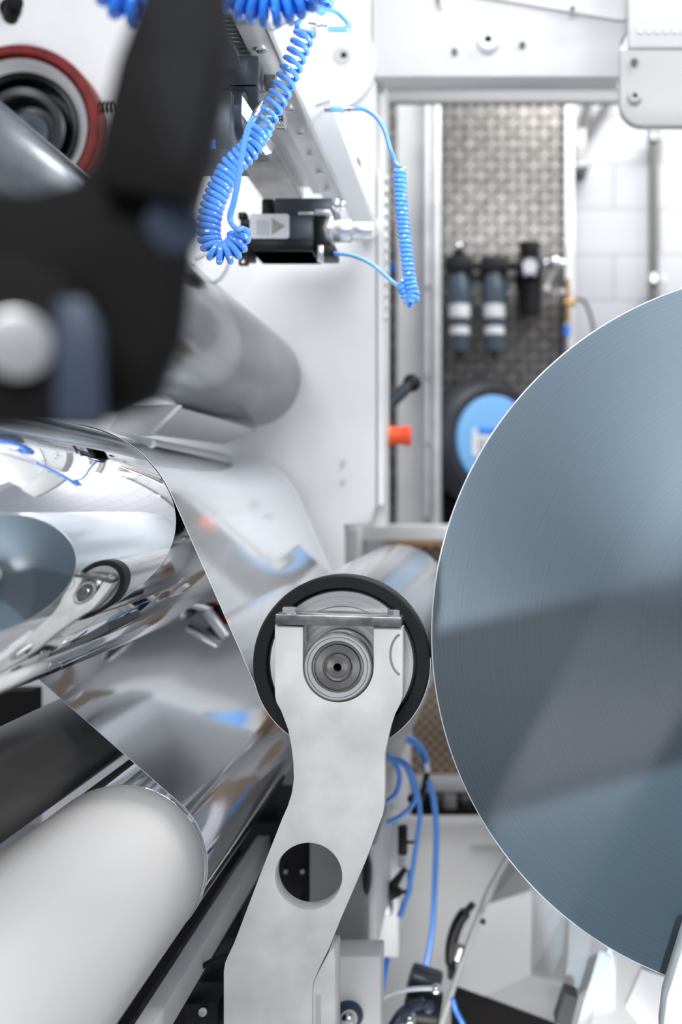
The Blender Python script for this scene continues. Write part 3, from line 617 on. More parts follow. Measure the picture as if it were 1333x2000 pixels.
# lower blue hoses
def hose(pts, r, label, name='blue_hose', m='blue', grp=None):
    o = MB().tube(spline([P(*p) for p in pts]), r, seg=12).build(name, M[m]); return tag(o, label, 'hose', grp)
hose([(752, 1568, 1.75), (772, 1552, 1.75), (781, 1525, 1.75), (777, 1500, 1.75), (760, 1478, 1.75), (745, 1472, 1.75)], S(5, 1.75), 'innermost short blue hose loop right of the pale arm')
hose([(740, 1606, 1.8), (765, 1604, 1.8), (795, 1585, 1.8), (812, 1558, 1.8), (806, 1530, 1.8), (795, 1500, 1.8), (775, 1484, 1.8), (750, 1480, 1.8)], S(5, 1.8), 'middle blue hose loop curling back behind the pale arm')
hose([(775, 1480, 1.85), (800, 1500, 1.85), (815, 1545, 1.85), (821, 1590, 1.85), (815, 1640, 1.85), (806, 1700, 1.85), (796, 1750, 1.85), (783, 1790, 1.85)], S(5, 1.85), 'blue hose dropping past the black clamp lever')
hose([(800, 1700, 1.88), (801, 1735, 1.88), (790, 1765, 1.88), (780, 1790, 1.88)], S(5.5, 1.88), 'short second blue hose lying against the one by the lever')
hose([(838, 1525, 1.9), (848, 1565, 1.9), (853, 1620, 1.9), (851, 1700, 1.9), (846, 1800, 1.9), (838, 1860, 1.9), (828, 1900, 1.9)], S(6, 1.9), 'long blue hose hanging down before the pale cabinet')
hose([(757, 1872, 1.7), (752, 1900, 1.7), (748, 1935, 1.7)], S(5, 1.7), 'dark blue hose end below the white post', m='deepblue')
g = thing('hose_elbow', 'thick blue hose bending into a silver and black joint by the board', 'hose', P(830, 1500, 1.95))
MB().tube(spline([P(795, 1442, 1.95), P(812, 1452, 1.95), P(828, 1474, 1.95), P(834, 1500, 1.95)]), S(8, 1.95), seg=14).build('hose', M['blue'], g)
MB().cyl(P(830, 1490, 1.93), P(834, 1508, 1.93), S(8, 1.93)).build('ferrule', M['bright'], g)
MB().tube([P(835, 1506, 1.95), P(830, 1535, 1.95), P(818, 1572, 1.95)], S(6, 1.95)).build('joint', M['black'], g)
MB().ball(P(812, 1560, 1.97), S(14, 1.97), (1.2, 1, 0.8)).build('joint_block', M['black'], g)

# ================================================================ rollers
def yl(px, py, dr):      # a point on the roller's axis, at depth zero
    q = P(px, py, dr); return Vector((q.x, 0, q.z))
def cylprof(r, a, b, c=0.002): return [(0, a), (r-c, a), (r, a+c), (r, b-c), (r-c, b), (0, b)]
# big chrome drum
c = yl(121, 1059, D0); RC = S(231, D0)
g = thing('chrome_drum', 'big mirror polished chrome drum at left with film over it', 'roller', c+Vector((0, 1.2, -RC)))
MB().lathe(c, cylprof(RC, 0.45, DF, 0.004), seg=160).build('drum', M['chrome'], g, ang=50)
MB().lathe(c, cylprof(0.03, DF, DP)).build('journal', M['steel'], g)
# white sleeved roller, lower left
c = yl(241, 1692, D0); RA = S(162, D0)
g = thing('sleeved_roller', 'white sleeved roller at lower left with a mirror steel far half', 'roller', c+Vector((0, 1.2, -RA)))
MB().lathe(c, [(0, 0.5), (RA, 0.5), (RA+0.0008, 0.502), (RA+0.0008, D0-0.012), (RA-0.0005, D0-0.009), (RA-0.001, D0-0.003), (0, D0-0.003)], seg=128).build('sleeve', M['sleeve'], g, ang=50)
MB().lathe(c, [(0, D0-0.003), (RA-0.0035, D0-0.003), (RA-0.0005, D0), (RA-0.0005, DF), (0, DF)], seg=128).build('mirror_body', M['chrome'], g, ang=50)
MB().lathe(c, cylprof(0.03, DF, DP)).build('journal', M['steel'], g)
# dark roller
c = yl(59, 1493, D0); RB = S(92, D0)
g = thing('dark_roller', 'dark grey rubber roller between the chrome drum and the white roller', 'roller', c+Vector((0, 1.2, -RB)))
MB().lathe(c, cylprof(RB, 0.5, DF), seg=96).build('rubber_cover', M['darkroll'], g, ang=50)
MB().lathe(c, cylprof(0.025, DF, DP)).build('journal', M['steel'], g)
# upper steel roller
c = yl(930-437.3*1.756, 980-242.4*1.756, D0); RF = S(96.2*1.756, D0)
g = thing('steel_roller', 'upper satin steel roller behind the black foreground bracket', 'roller', c+Vector((0, 1.2, -RF)))
MB().lathe(c, cylprof(RF, 0.62, DF, 0.006), seg=128).build('shell', M['rollsteel'], g, ang=50)
MB().lathe(c, cylprof(0.035, DF, DP)).build('journal', M['steel'], g)
CF = c
# small support block beneath the upper roller
g = thing('roller_shield', 'grey sheet metal shield under the upper steel roller', 'shield', P(400, 850, 1.9))
MB().plate([(240, 790), (350, 790), (290, 850), (205, 850)], 1.5, 1.5, 1.52).build('small_plate', M['whitegrey'], g, bevel=0.001)
mb = MB(); wedge(mb, [P(345, 795, 1.55), P(500, 838, 1.95), P(440, 868, 1.95), P(300, 850, 1.55), P(345, 790, 1.6), P(500, 834, 1.99), P(440, 862, 1.99), P(300, 846, 1.6)])
mb.build('long_plate', M['bracket'], g)
# nip roller
c = yl(667, 1296, D0); RN = S(173, D0)
g = thing('nip_roller', 'roller with a black rubber ring pressed on the film roll', 'roller', c+Vector((0, 1.4, -RN)))
ri = S(147, D0)
MB().lathe(Vector((c.x, D0, c.z)), [(ri, 0.012), (ri, 0.001), (ri+0.001, 0), (RN-0.002, 0), (RN, 0.002), (RN, 0.024), (ri, 0.024)], seg=160, closed=True).build('rubber_ring', M['rubber'], g, ang=40)
MB().lathe(c, [(0, D0+0.01), (RN-0.001, D0+0.0241), (RN-0.001, 1.99), (0, 1.99)], seg=160).build('shell', M['nipshell'], g, ang=40)
o = MB().lathe(Vector((c.x, D0, c.z)), [(0, 0.007), (S(110, D0), 0.007), (S(112, D0), 0.0045), (S(140, D0), 0.0045), (ri-0.001, 0.009), (ri-0.0005, 0.012)], seg=160).build('end_disc', M['turned'], g, ang=25)
bc = Vector((P(660.5, 1302.5, 1.128).x, 1.128, P(660.5, 1302.5, 1.128).z)); k = 1.128
g2 = MB().lathe(bc, [(S(50, k), 0.012), (S(50, k), -0.002), (S(51.5, k), -0.0035), (S(63, k), -0.0035), (S(64.5, k), -0.002), (S(65, k), 0.0), (S(67.5, k), 0.0), (S(67.5, k), 0.028), (S(50, k), 0.028)], seg=128, closed=True).build('bearing_ring', M['alu'], g, ang=25)
MB().lathe(bc, [(0, 0.009), (S(4.5, k), 0.009), (S(5, k), -0.001), (S(8, k), -0.004), (S(21, k), -0.0035), (S(26, k), -0.0015), (S(27.5, k), 0.001), (S(28.5, k), 0.001), (S(29.5, k), -0.0005), (S(43, k), -0.0005), (S(44.5, k), 0.002), (S(46, k), 0.002), (S(47, k), 0.0), (S(49, k), 0.0), (S(49.3, k), 0.014), (S(49.3, k), 0.034), (0, 0.034)], seg=128).build('shaft_end', M['shaftface'], g, ang=25)
for r0, r1 in ((58.2, 59.4), (65.2, 67.6)):
    MB().lathe(bc, [(S(r0, k), -0.0042 if r0 < 60 else -0.0004), (S(r1, k), -0.0042 if r0 < 60 else -0.0004), (S(r1, k), 0.01), (S(r0, k), 0.01)], seg=128, closed=True).build('seal_ring', M['darksteel'], g, ang=25)
MB().lathe(bc, [(0, 0.0088), (S(4.4, k), 0.0088), (S(4.4, k), 0.0)], seg=32).build('centre_bore', M['blackmatt'], g)

# ---- arms
dA, dB = 1.128, 1.152
slot = [(592, 1226)]+[(592, 1300)]+[(661-69*math.cos(a), 1303+69*math.sin(a)) for a in [PI*k/24 for k in range(0, 25)]]+[(730, 1226)]
arm = [(537, 1221), (592, 1224)]+slot[1:-1]+[(730, 1225), (787, 1226), (787, 1358), (783, 1374), (772, 1396), (764, 1420), (758, 1446), (752, 1474), (752, 1544), (751, 1574), (748, 1592), (739, 1616),
       (715, 1682), (664, 1800), (643, 1853), (620, 1900), (613, 1916), (610, 1934), (609, 2260), (437, 2260), (437, 1897), (440, 1880), (446, 1866), (457, 1843), (512, 1699), (551, 1600), (562, 1575), (570, 1550), (574, 1522), (573, 1490), (570, 1463), (563, 1425), (549, 1388), (540, 1372), (537, 1358)]
def make_arm():
    g = thing('pivoting_roller_carrier', 'pale scuffed arm plate with forked top holding the black ringed roller, nearest the camera', 'arm', P(530, 2260, dA))
    MB().plate(arm, dA, dA, dB, holes=[(603, 1712, 65.5)], bevel=0.0009).build('arm_plate', M['plate'], g, ang=30)
    # closing bar with its bolts
    mb = MB(); a0 = dA-0.006
    wedge(mb, [P(538, 1199, a0), P(785, 1206, a0), P(785, 1225, a0), P(538, 1220, a0), P(538, 1199, a0)+Vector((0, 0.026, 0)), P(785, 1206, a0)+Vector((0, 0.026, 0)), P(785, 1225, a0)+Vector((0, 0.026, 0)), P(538, 1220, a0)+Vector((0, 0.026, 0))])
    mb.build('clamp_bar', M['darksteel'], g, bevel=0.0012)
    for x, y in ((562, 1200), (768, 1206)):
        p = P(x, y, dA-0.006)+Vector((0, 0.010, -0.0005))
        MB().cyl(p, p+Vector((0, 0, 0.002)), 0.0095).cyl(p+Vector((0, 0, 0.002)), p+Vector((0, 0, 0.0075)), 0.0078, seg=6).cyl(p+Vector((0, 0, 0.0075)), p+Vector((0, 0, 0.0083)), 0.0055).build('bolt', M['bright'], g)
    # worn round scar where another part used to bear
    pts = [P(793-30*math.cos(a), 1278+43*math.sin(a), dA-0.0003) for a in [(-1.15+2.3*k/20) for k in range(21)]]
    pts = [p for p in pts if p.x < P(786, 0, dA).x]
    MB().tube(pts, 0.0013, seg=6).build('scar', M['gearbox'], g)
    return g
armn = make_arm()
g = armn
MB().plate([(609, 2260), (609, 1934), (613, 1914), (642, 1862), (652, 1862), (654, 1870), (654, 2260)], dA, dA+0.004, dA+0.05, bevel=0.002).build('side_gusset', M['plate'], g)
MB().plate([(617, 1945), (625, 1945), (625, 2260), (617, 2260)], dA, dA+0.002, dA+0.006, bevel=0.0003).build('slot_strip', M['bracket'], g)
far = dup(armn, (0.018, 2.0-dA, 0.0), 'far twin of the forked arm, mostly hidden behind the black ringed roller')
for ch in list(far.children):
    if ch.name.split('.')[0] in ('side_gusset', 'slot_strip'): bpy.data.objects.remove(ch)

# ---- big film roll
cR = P(1556, 1240, D0); RR = S(714, D0)
g = thing('film_roll', 'huge blue grey wound roll of plastic film filling the right side', 'film roll', (cR.x, D0+0.4, cR.z-RR))
rp = [(0.078, 0.0), (RR-0.0016, 0.0), (RR-0.006, 0.005), (RR-0.006, 0.83), (0.078, 0.83)]
o = MB().lathe(Vector((cR.x, D0, cR.z)), rp, seg=256, closed=True).build('wound_film', M['rolledge'], g, ang=20)
# keep ring texture centred on the axis
o.data.transform(Matrix.Translation(Vector(g['_org'])-Vector((cR.x, D0, cR.z)))); o.location = Vector((cR.x, D0, cR.z))-Vector(g['_org'])
MB().lathe(Vector((cR.x, D0, cR.z)), [(RR-0.0016, 0.0), (RR-0.0008, 0.0003), (RR-0.0002, 0.0012), (RR, 0.003), (RR, 0.83), (RR-0.006, 0.83), (RR-0.006, 0.006)], seg=256, closed=True).build('outer_wrap', M['wrap'], g, ang=60)  # pale edge carries the rim highlight in its colour
MB().lathe(Vector((cR.x, D0, cR.z)), [(0.070, -0.004), (0.078, -0.004), (0.078, 0.85), (0.070, 0.85)], closed=True).build('core_tube', M['bracket'], g)
tag(MB().lathe(Vector((cR.x, 0, cR.z)), cylprof(0.069, 1.10, 2.2)).build('winding_shaft', M['steel']), 'steel winding shaft through the core of the film roll', 'shaft')
for nm in ('end_disc',): pass
for ob in bpy.data.objects:
    if ob.name.startswith(('end_disc', 'shaft_end')) and ob.parent:
        oc = Vector((c.x, D0, c.z)) if ob.name.startswith('end_disc') else bc
        po = Vector(ob.parent['_org']); ob.data.transform(Matrix.Translation(po-oc)); ob.location = oc-po

# ---- film web (one continuous sheet)
def circ(px, py, r, a0, a1, n):      # angles in pixel space, degrees, y down
    return [(px+r*math.cos(math.radians(a0+(a1-a0)*k/n)), py+r*math.sin(math.radians(a0+(a1-a0)*k/n))) for k in range(n+1)]
path = []
path += circ(667, 1296, 174.2, -3.5+0, 156+10, 40)          # under the nip roller from the film roll
# up to the drum (tangent at about -24 deg), over the top, round the left, off at 133.5 deg
path += circ(121, 1059, 232.5, -24.4, -226.5, 70)
path += circ(241, 1692, 164.3, -46.5, 90, 40)
path += [(100, 1856.5), (-300, 1856.5)]
mb = MB(); n0 = []; n1 = []
for (x, y) in path:
    q = P(x, y, D0)
    n0.append([mb.bm.verts.new((q.x, D0+0.002+(DF-0.045-D0)*j/6, q.z)) for j in range(7)])
for a, b in zip(n0[:-1], n0[1:]):
    for j in range(6): mb.bm.faces.new((a[j], a[j+1], b[j+1], b[j]))
o = mb.build('film_web', M['film'], ang=60); tag(o, 'clear plastic film running over the chrome drum to the black ringed roller', 'plastic film')
# visible cut edge of the film
for dd in (D0+0.002, DF-0.045):
    MB().tube([Vector((P(x, y, D0).x, dd, P(x, y, D0).z)) for x, y in path], 0.00035, seg=6).build('film_edge', M['clear'], o)

# ---- red rimmed wheel top left
dW = 1.98; c = P(35, 244, dW)
g = thing('red_rimmed_wheel', 'spinning steel wheel with a worn dark red rim at upper left', 'wheel', c+Vector((0, 0, -S(160, dW))))
MB().lathe(c, [(S(136, dW), 0.01), (S(141, dW), 0), (S(157, dW), 0.0), (S(160, dW), 0.006), (S(160, dW), 0.05), (S(136, dW), 0.05)], closed=True).build('red_rim', M['red'], g, ang=25)
o = MB().lathe(c, [(0, 0.05), (S(58, dW), 0.05), (S(62, dW), 0.02), (S(66, dW), 0.016), (S(80, dW), 0.016), (S(84, dW), 0.02), (S(86, dW), 0.06), (S(95, dW), 0.06), (S(99, dW), 0.02), (S(103, dW), 0.015), (S(107, dW), 0.02), (S(110, dW), 0.035)]).build('inner_hub', M['turneddark'], g, ang=25)
o2 = MB().lathe(c, [(S(108, dW), 0.04), (S(112, dW), 0.02), (S(128, dW), 0.008), (S(133, dW), 0.006), (S(136.5, dW), 0.02)]).build('outer_disc', M['turned'], g, ang=25)
for ob in (o, o2):
    po = Vector(g['_org']); ob.data.transform(Matrix.Translation(po-c)); ob.location = c-po
MB().lathe(c, [(0, 0.05), (S(8, dW), 0.046), (S(40, dW), 0.044), (S(44, dW), 0.05)]).build('hub_cap', M['slate'], g)
tag(MB().tube(helix([P(190, 210, 2.0), P(228, 210, 2.0)], S(9, 1.95), S(9, 1.95)), S(2.6, 1.95), seg=8).build('coil_spring', M['blackmatt']), 'small black coil spring beside the red wheel rim', 'spring')
tag(MB().cyl(P(30, 2, 1.9), P(20, 34, 1.98), S(15, 1.95)).build('black_screw_head', M['blackmatt'], bevel=0.003), 'round black screw head in the top left corner', 'screw')

# ================================================================ upper rail with slitting holders
g = thing('guide_rail', 'long steel guide rail running back to the white frame at the top', 'rail', P(608, 380, 1.8))
MB().pbox(588, 345, 628, 366, 1.8, 0.95, 1.80).build('rail_body', M['alu'], g)
MB().pbox(588, 366, 592, 382, 1.8, 0.95, 1.81).build('lip', M['alu'], g)
MB().pbox(612, 356, 627, 379, 1.8, 0.95, 1.80).build('lip', M['steel'], g)
tb = MB(); q0 = P(612, 379, 1.8); q1 = P(627, 379, 1.8)
for k in range(12):
    tb.box(((q0.x+q1.x)/2, 1.13+k*0.0105, q0.z-0.0003), ((q1.x-q0.x)*(0.9 if k % 5 else 1.0), 0.0009, 0.0006))
tb.build('scale_marks', M['ink'], g)
g = thing('support_profile', 'pale bolted aluminium profile between the guide rail and the white cover', 'profile', P(650, 392, 1.8))
MB().pbox(632, 368, 666, 390, 1.8, 0.95, 1.86).build('profile', M['alu'], g, bevel=0.001)
for k in range(9):
    q = P(650, 390, 1.8); MB().cyl((q.x, 1.02+k*0.09, q.z-0.004), (q.x, 1.02+k*0.09, q.z+0.001), 0.006).build('bolt', M['bright'], g, bevel=0.001)
tag(MB().pbox(512, 372, 588, 386, 1.8, 0.95, 1.82).build('rail_soffit', M['aludirty']), 'dirty flat underside plate left of the guide rail', 'plate')
mb = MB(); cv = [(672, 398), (680, 401), (712, 384), (716, 368), (700, 352), (672, 352)]
v0 = [Vector((P(x, y, 1.8).x, 0.9, P(x, y, 1.8).z)) for x, y in cv]; v1 = [Vector((p.x, 2.05, p.z)) for p in v0]
a_ = [mb.bm.verts.new(p) for p in v0]; b_ = [mb.bm.verts.new(p) for p in v1]
mb.bm.faces.new(a_); mb.bm.faces.new(list(reversed(b_)))
for i in range(6): mb.bm.faces.new((a_[i], a_[(i+1) % 6], b_[(i+1) % 6], b_[i]))
tag(mb.build('cover_beam', M['coverwhite'], bevel=0.001), 'glossy white cover beam right of the guide rail', 'beam')
def blade_holder():
    g = thing('blade_holder', 'dark steel blade holder block hanging from the guide rail', 'blade holder', P(465, 290, 1.15))
    MB().pbox(398, 108, 505, 172, 1.2, 1.2, 1.30).build('upper_block', M['slate'], g, bevel=0.002)
    MB().plate([(380, 60), (418, 30), (465, 108), (470, 130), (400, 130)], 1.16, 1.16, 1.165).build('cover_sheet', M['slate'], g)
    MB().pbox(320, 176, 452, 290, 1.15, 1.15, 1.25).build('lower_block', M['slate'], g, bevel=0.002)
    MB().pbox(452, 174, 512, 285, 1.22, 1.20, 1.28).build('rear_block', M['slate'], g, bevel=0.003)
    MB().cyl(P(440, 228, 1.19), P(482, 228, 1.19), S(46, 1.19)).build('boss', M['slate'], g, bevel=0.002)
    MB().plate([(474, 188), (496, 222), (484, 238), (472, 222)], 1.15, 1.15, 1.154).build('bright_tab', M['bright'], g)
    MB().cyl(P(505, 162, 1.22), P(519, 162, 1.22), S(18, 1.22)).cyl(P(519, 162, 1.22), P(541, 162, 1.22), S(16, 1.22)).build('stub_pin', M['darksteel'], g, bevel=0.001)
    q = MB().cyl(P(478, 233, 1.2), P(541, 233, 1.2), S(15, 1.2)).build('spindle', M['steel'], g, bevel=0.001)
    MB().cyl(P(541, 233, 1.2), P(557, 233, 1.2), S(19, 1.2)).build('knurled_knob', M['knurl'], q)
    q = MB().cyl(P(500, 282, 1.18), P(512, 284, 1.18), S(15, 1.18)).build('hex_nut_base', M['bright'], g)
    MB().cyl(P(512, 284, 1.17), P(524, 287, 1.165), S(17, 1.17), seg=6).build('hex_nut', M['bright'], q, bevel=0.001)
    MB().plate([(404, 272), (421, 272), (421, 290), (404, 290)], 1.148, 1.148, 1.15).build('blue_tab', M['deepblue'], g)
    return g
blade_holder()
g = thing('push_fitting', 'small silver push fitting where the straight blue tube begins', 'fitting', P(498, 225, 1.1))
MB().tube([P(512, 205, 1.12), P(506, 214, 1.11), P(499, 226, 1.105)], S(8, 1.1), seg=16).build('body', M['bright'], g)
MB().cyl(P(501, 222, 1.105), P(496, 230, 1.10), S(7, 1.1)).build('collar', M['steel'], g)

# ---- actuator with sticker
dM = 1.55
g = thing('actuator', 'black actuator with a white warning sticker and silver nose under the rail end', 'actuator', P(560, 500, dM))
MB().pbox(488, 418, 613, 490, dM, dM, dM+0.09).build('body', M['slate'], g, bevel=0.004)
MB().pbox(488, 466, 613, 490, dM, dM-0.002, dM+0.09).build('lower_body', M['black'], g, bevel=0.003)
MB().pbox(530, 378, 648, 416, dM, dM+0.02, dM+0.11).build('upper_block', M['slate'], g, bevel=0.004)
MB().pbox(500, 372, 524, 418, dM, dM+0.04, dM+0.09).build('mount', M['black'], g, bevel=0.003)
MB().pbox(583, 414, 613, 420, dM, dM-0.002, dM+0.05).build('top_plate', M['alu'], g, bevel=0.001)
MB().pbox(616, 410, 646, 420, dM, dM-0.004, dM+0.05).build('top_plate', M['alu'], g, bevel=0.001)
MB().pbox(614, 420, 634, 488, dM, dM+0.005, dM+0.08).build('collar', M['black'], g, bevel=0.003)
MB().pbox(622, 478, 655, 500, dM, dM+0.0, dM+0.05).build('port_block', M['black'], g, bevel=0.002)
MB().cyl(P(634, 452, dM+0.03), P(652, 452, dM+0.03), S(32, dM)).build('flange', M['alu'], g, bevel=0.002)
MB().cyl(P(652, 452, dM+0.03), P(688, 452, dM+0.03), S(22, dM)).build('nose', M['alu'], g, bevel=0.002)
MB().cyl(P(688, 452, dM+0.03), P(731, 452, dM+0.03), S(18, dM)).build('nose_tip', M['alu'], g, bevel=0.003)
MB().cyl(P(650, 402, dM+0.03), P(662, 402, dM+0.03), S(14, dM)).cyl(P(662, 402, dM+0.03), P(674, 402, dM+0.03), S(9, dM)).build('plug', M['bright'], g, bevel=0.001)
MB().cyl(P(627, 480, dM-0.01), P(626, 512, dM-0.01), S(6.5, dM)).build('pin', M['bright'], g, bevel=0.001)
def rrect(x0, y0, x1, y1, r):
    o = []
    for cx_, cy_, a in ((x1-r, y0+r, -90), (x1-r, y1-r, 0), (x0+r, y1-r, 90), (x0+r, y0+r, 180)):
        for k in range(6): t = math.radians(a+18*k); o.append((cx_+r*math.cos(t), cy_+r*math.sin(t)))
    return o
q = MB().plate(rrect(489, 419, 566, 467, 6), dM, dM-0.0035, dM-0.0025).build('sticker', M['label'], g)
MB().plate([(533, 427), (533, 459), (558, 443)], dM, dM-0.0045, dM-0.0036).build('warning_triangle', M['tan'], q)
MB().cyl(P(546, 442, dM-0.0046), P(546, 442, dM-0.005), S(2, dM)).build('triangle_mark', M['ink'], q)
tb = MB()
for x in (504, 509, 514, 519, 524): 
    y0 = 430+random.random()*4
    for s_ in range(5): tb.pbox(x, y0+s_*6, x+2, y0+s_*6+4.5, dM, dM-0.0045, dM-0.0036)
tb.build('sticker_print', M['paleink'], q)
MB().pbox(467, 452, 488, 500, dM, dM+0.01, dM+0.05).pbox(462, 410, 478, 424, dM, dM+0.01, dM+0.03).pbox(466, 424, 490, 440, dM, dM+0.01, dM+0.03).build('rear_bracket', M['black'], g, bevel=0.002)
MB().plate([(463, 497), (481, 497), (481, 514), (463, 514)], dM, dM+0.01, dM+0.02, holes=[(471, 506, 5)]).build('eye_lug', M['black'], g)
tag(MB().pbox(630, 358, 637, 370, 1.75).build('red_plug', M['orange']), 'tiny red plug above the actuator at the rail end', 'plug')
hose([(380, 505, 1.5), (395, 500, 1.5), (420, 478, 1.5), (425, 440, 1.5)], S(4, 1.5), 'milky tube curving up behind the blue coil at left', 'milky_tube', 'clear')
hose([(415, 552, 1.55), (430, 545, 1.55), (444, 525, 1.55), (452, 500, 1.55), (470, 480, 1.55)], S(4, 1.55), 'milky tube curling out below the blue coil', 'milky_tube', 'clear')

# ---- blue spiral hoses
def Pd(pts, d): return [P(x, y, d) for x, y in pts]
g = thing('spiral_hose', 'long blue spiral hose looping down in front of the blade holder', 'hose', P(430, 510, 1.08))
dC = 1.10; tr = 0.0031
c1 = [(597, 60), (588, 85), (575, 118), (560, 154), (544, 189), (527, 222), (512, 250)]
h1 = helix(Pd(c1, dC+0.02), 0.0097, 0.0101, phase=0)
MB().tube(h1, tr*0.9, seg=10).build('stretched_coil', M['blue'], g)
c2 = [(512, 250), (500, 268), (488, 290), (474, 305), (452, 325), (440, 345), (428, 370), (416, 400), (410, 425), (408, 450), (411, 472), (420, 489), (438, 495), (455, 487), (466, 470), (467, 450)]
h2 = helix(Pd(c2, dC), 0.0096, 0.0070)
MB().tube([h1[-1]]+h2, tr*1.12, seg=10).build('tight_coil', M['blue'], g)
MB().tube(spline([h2[-1]]+Pd([(462, 446), (452, 434), (450, 420), (457, 395), (465, 354), (472, 305), (480, 268), (487, 245), (497, 228)], dC-0.03)), tr, seg=12).build('straight_run', M['blue'], g)
MB().tube(spline([h1[0]]+Pd([(585, 60), (581, 50), (590, 30), (608, 5), (625, -25), (640, -60)], dC+0.04)), tr, seg=12).build('upper_run', M['blue'], g)
g = thing('spiral_hose', 'slim tight blue spiral hose hanging right of the toothed rack', 'hose', P(800, 600, 1.3))
dd = 1.32
hx = helix(Pd([(781, 330), (785, 400), (793, 480), (801, 545), (808, 575), (806, 590)], dd), 0.0059, 0.0060)
MB().tube(hx, 0.0030, seg=8).build('coil', M['blue'], g)
hx2 = helix(Pd([(806, 592), (797, 580), (789, 563), (782, 556)], dd+0.01), 0.0059, 0.0062)
MB().tube(hx2, 0.0030, seg=8).build('return_coil', M['blue'], g)
MB().tube(spline([hx[0]]+Pd([(775, 322), (764, 295), (752, 255), (735, 228), (712, 213), (692, 212)], dd+0.02)), 0.0030, seg=12).build('upper_run', M['blue'], g)
MB().tube(spline([hx2[-1]]+[P(775, 556, 1.36), P(755, 540, 1.4), P(725, 515, 1.45), (P(690, 500, 1.5)), P(655, 495, 1.55)]), 0.0028, seg=12).build('lower_run', M['blue'], g)
g = thing('inline_coupling', 'small blue and silver hose coupling above the bolts on the white frame', 'coupling', P(665, 215, 1.36))
MB().cyl(P(646, 213, 1.36), P(672, 213, 1.36), S(6, 1.36)).build('blue_sleeve', M['skyblue'], g, bevel=0.001)
MB().cyl(P(672, 213, 1.36), P(693, 212, 1.36), S(4, 1.36)).cyl(P(680, 212, 1.36), P(685, 212, 1.36), S(6, 1.36)).build('nipple', M['steel'], g)
MB().cyl(P(634, 213, 1.36), P(646, 213, 1.36), S(6, 1.36)).build('stub', M['steel'], g)
g = thing('spiral_hose', 'thick deep blue spiral hose arching across the top edge', 'hose', P(530, 40, 0.9))
hx = helix(Pd([(425, -45), (455, -10), (490, 8), (525, 15), (560, 8), (592, -10), (615, -40)], 0.85), 0.0125, 0.0088)
MB().tube(hx, 0.0036, seg=10).build('coil', M['deepblue'], g)
g = thing('spiral_hose', 'blurred blue spiral hose at the top left beside the black bracket', 'hose', P(250, 60, 0.55))
hx = helix(Pd([(205, -50), (222, -12), (250, 12), (285, 14), (315, -4), (345, -30)], 0.66), 0.0095, 0.0085)
MB().tube(hx, 0.0033, seg=10).build('coil', M['deepblue'], g)
g = thing('spiral_hose', 'short blue spiral hose end above the silver fittings at top', 'hose', P(640, 20, 1.3))
hx = helix(Pd([(640, -60), (634, -30), (632, 5), (636, 14)], 1.3), 0.0105, 0.0075)
MB().tube(hx, 0.0030, seg=10).build('coil', M['blue'], g)
MB().tube(spline([hx[-1]]+Pd([(655, 22), (672, 35), (682, 48), (676, 57), (660, 58), (642, 58)], 1.3)), 0.0030, seg=12).build('tail', M['blue'], g)
g = thing('elbow_fitting', 'silver elbow fitting beside the top of the long spiral hose', 'fitting', P(600, 70, 1.25))
MB().cyl(P(640, 58, 1.3), P(618, 58, 1.3), S(8, 1.3)).cyl(P(632, 58, 1.3), P(628, 58, 1.3), S(10, 1.3)).build('nipple', M['bright'], g)
MB().cyl(P(618, 55, 1.3), P(592, 52, 1.3), S(9, 1.3)).cyl(P(572, 25, 1.3), P(573, 48, 1.3), S(6, 1.3)).cyl(P(566, 56, 1.3), P(585, 54, 1.3), S(13, 1.3), S(9, 1.3)).build('body', M['steel'], g, bevel=0.001)

# ================================================================ below: steel angle, black mounts
def ribbon(mb, pts_near, pts_far):
    wedge(mb, [*pts_near, *pts_far]); return mb
g = thing('lower_rail_bar', 'long steel bar running back beneath the white roller', 'bar', P(300, 2000, 1.15))
# rectangle read at D0 below the roller
MB().pbox(294, 1950, 331, 2015, D0, 0.7, 1.98).build('bar', M['whitegrey'], g, bevel=0.002)
g = thing('drip_tray', 'dark steel channel directly under the white roller', 'channel', P(300, 2000, 1.2))
MB().pbox(262, 1985, 280, 1996, D0, 0.7, 1.98).pbox(262, 1996, 300, 2002, D0, 0.7, 1.98).build('channel', M['darksteel'], g)
g = thing('black_mount', 'black mount block with a small screw left of the arm foot', 'mount', P(400, 2020, 1.4))
MB().pbox(385, 1925, 560, 2100, 1.35, 1.35, 1.5).build('block', M['black'], g, bevel=0.003)
MB().pbox(360, 1960, 425, 2010, 1.3, 1.3, 1.36).build('tab', M['black'], g, bevel=0.003)
MB().cyl(P(396, 1977, 1.292), P(396, 1977, 1.302), S(8, 1.3), seg=16).cyl(P(396, 1977, 1.288), P(396, 1977, 1.293), S(4, 1.3)).build('screw', M['darksteel'], g)
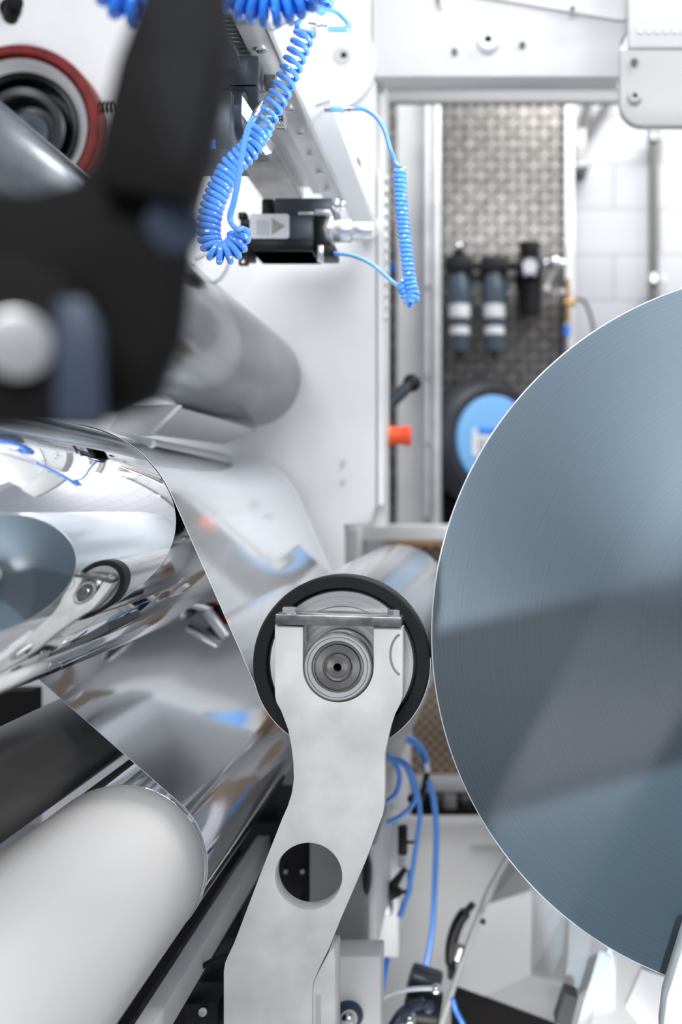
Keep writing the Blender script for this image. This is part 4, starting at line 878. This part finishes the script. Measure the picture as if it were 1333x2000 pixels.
tag(MB().tube(spline([P(452, 1866, 1.3), P(425, 1872, 1.3), P(400, 1885, 1.3), P(378, 1905, 1.3)]), S(5, 1.3)).build('black_cable', M['black']), 'black cable curving behind the arm foot to the black mount', 'cable')
g = thing('machine_plinth', 'black machine base filling the space under the rollers', 'base', P(300, 2500, 1.8))
MB().pbox(-600, 1700, 470, 2500, 1.75, 1.75, 2.0).build('base', M['blackmatt'], g)
MB().pbox(-100, 1350, 60, 1500, 1.9, 1.9, 1.95).build('upper_plate', M['blackmatt'], g)
# far pulley seen between drum and web
g = thing('tension_lever', 'small white lever with a red tip behind the film edge', 'lever', P(425, 1230, 1.8))
MB().tube([P(400, 1190, 1.8), P(440, 1245, 1.8)], S(12, 1.8), seg=12).build('lever', M['bright'], g)
MB().ball(P(436, 1210, 1.85), S(12, 1.85)).build('red_tip', M['red'], g)
MB().ball(P(425, 1195, 1.9), S(16, 1.9)).build('pivot', M['black'], g)

# ================================================================ black foreground bracket
dF = 0.36
g = thing('foreground_bracket', 'large out of focus black bracket filling the upper left foreground', 'bracket', P(150, 840, dF))
MB().plate([(295, -80), (428, -80), (428, 120), (400, 280), (362, 420), (335, 650), (285, 775), (200, 815), (-200, 815), (-200, 360), (60, 372), (140, 350), (175, 310), (222, 110)], dF, dF, dF+0.02, bevel=0.003).build('arm', M['blackmatt'], g)
MB().plate([(238, 95), (420, 120), (368, 400), (190, 365)], dF-0.01, dF-0.012, dF+0.01, bevel=0.003).build('collar', M['blackmatt'], g)
MB().cyl(P(345, 440, dF-0.002), P(345, 440, dF+0.02), S(58, dF)).build('pivot_cap', M['bluegrey'], g, bevel=0.002)
MB().plate([(-200, 520), (90, 520), (170, 560), (205, 620), (210, 838), (-200, 838)], dF, dF-0.02, dF+0.0, bevel=0.002).build('block', M['blackmatt'], g)
MB().plate([(122, 590), (175, 590), (203, 640), (206, 828), (122, 828)], dF-0.02, dF-0.026, dF-0.02, bevel=0.001).build('side_strip', M['bluegrey'], g)
MB().cyl(P(35, 672, dF-0.028), P(35, 672, dF-0.02), S(66, dF-0.02)).build('round_pin', M['alu'], g, bevel=0.002)

for o in bpy.data.objects:
    if '_org' in o: del o['_org']
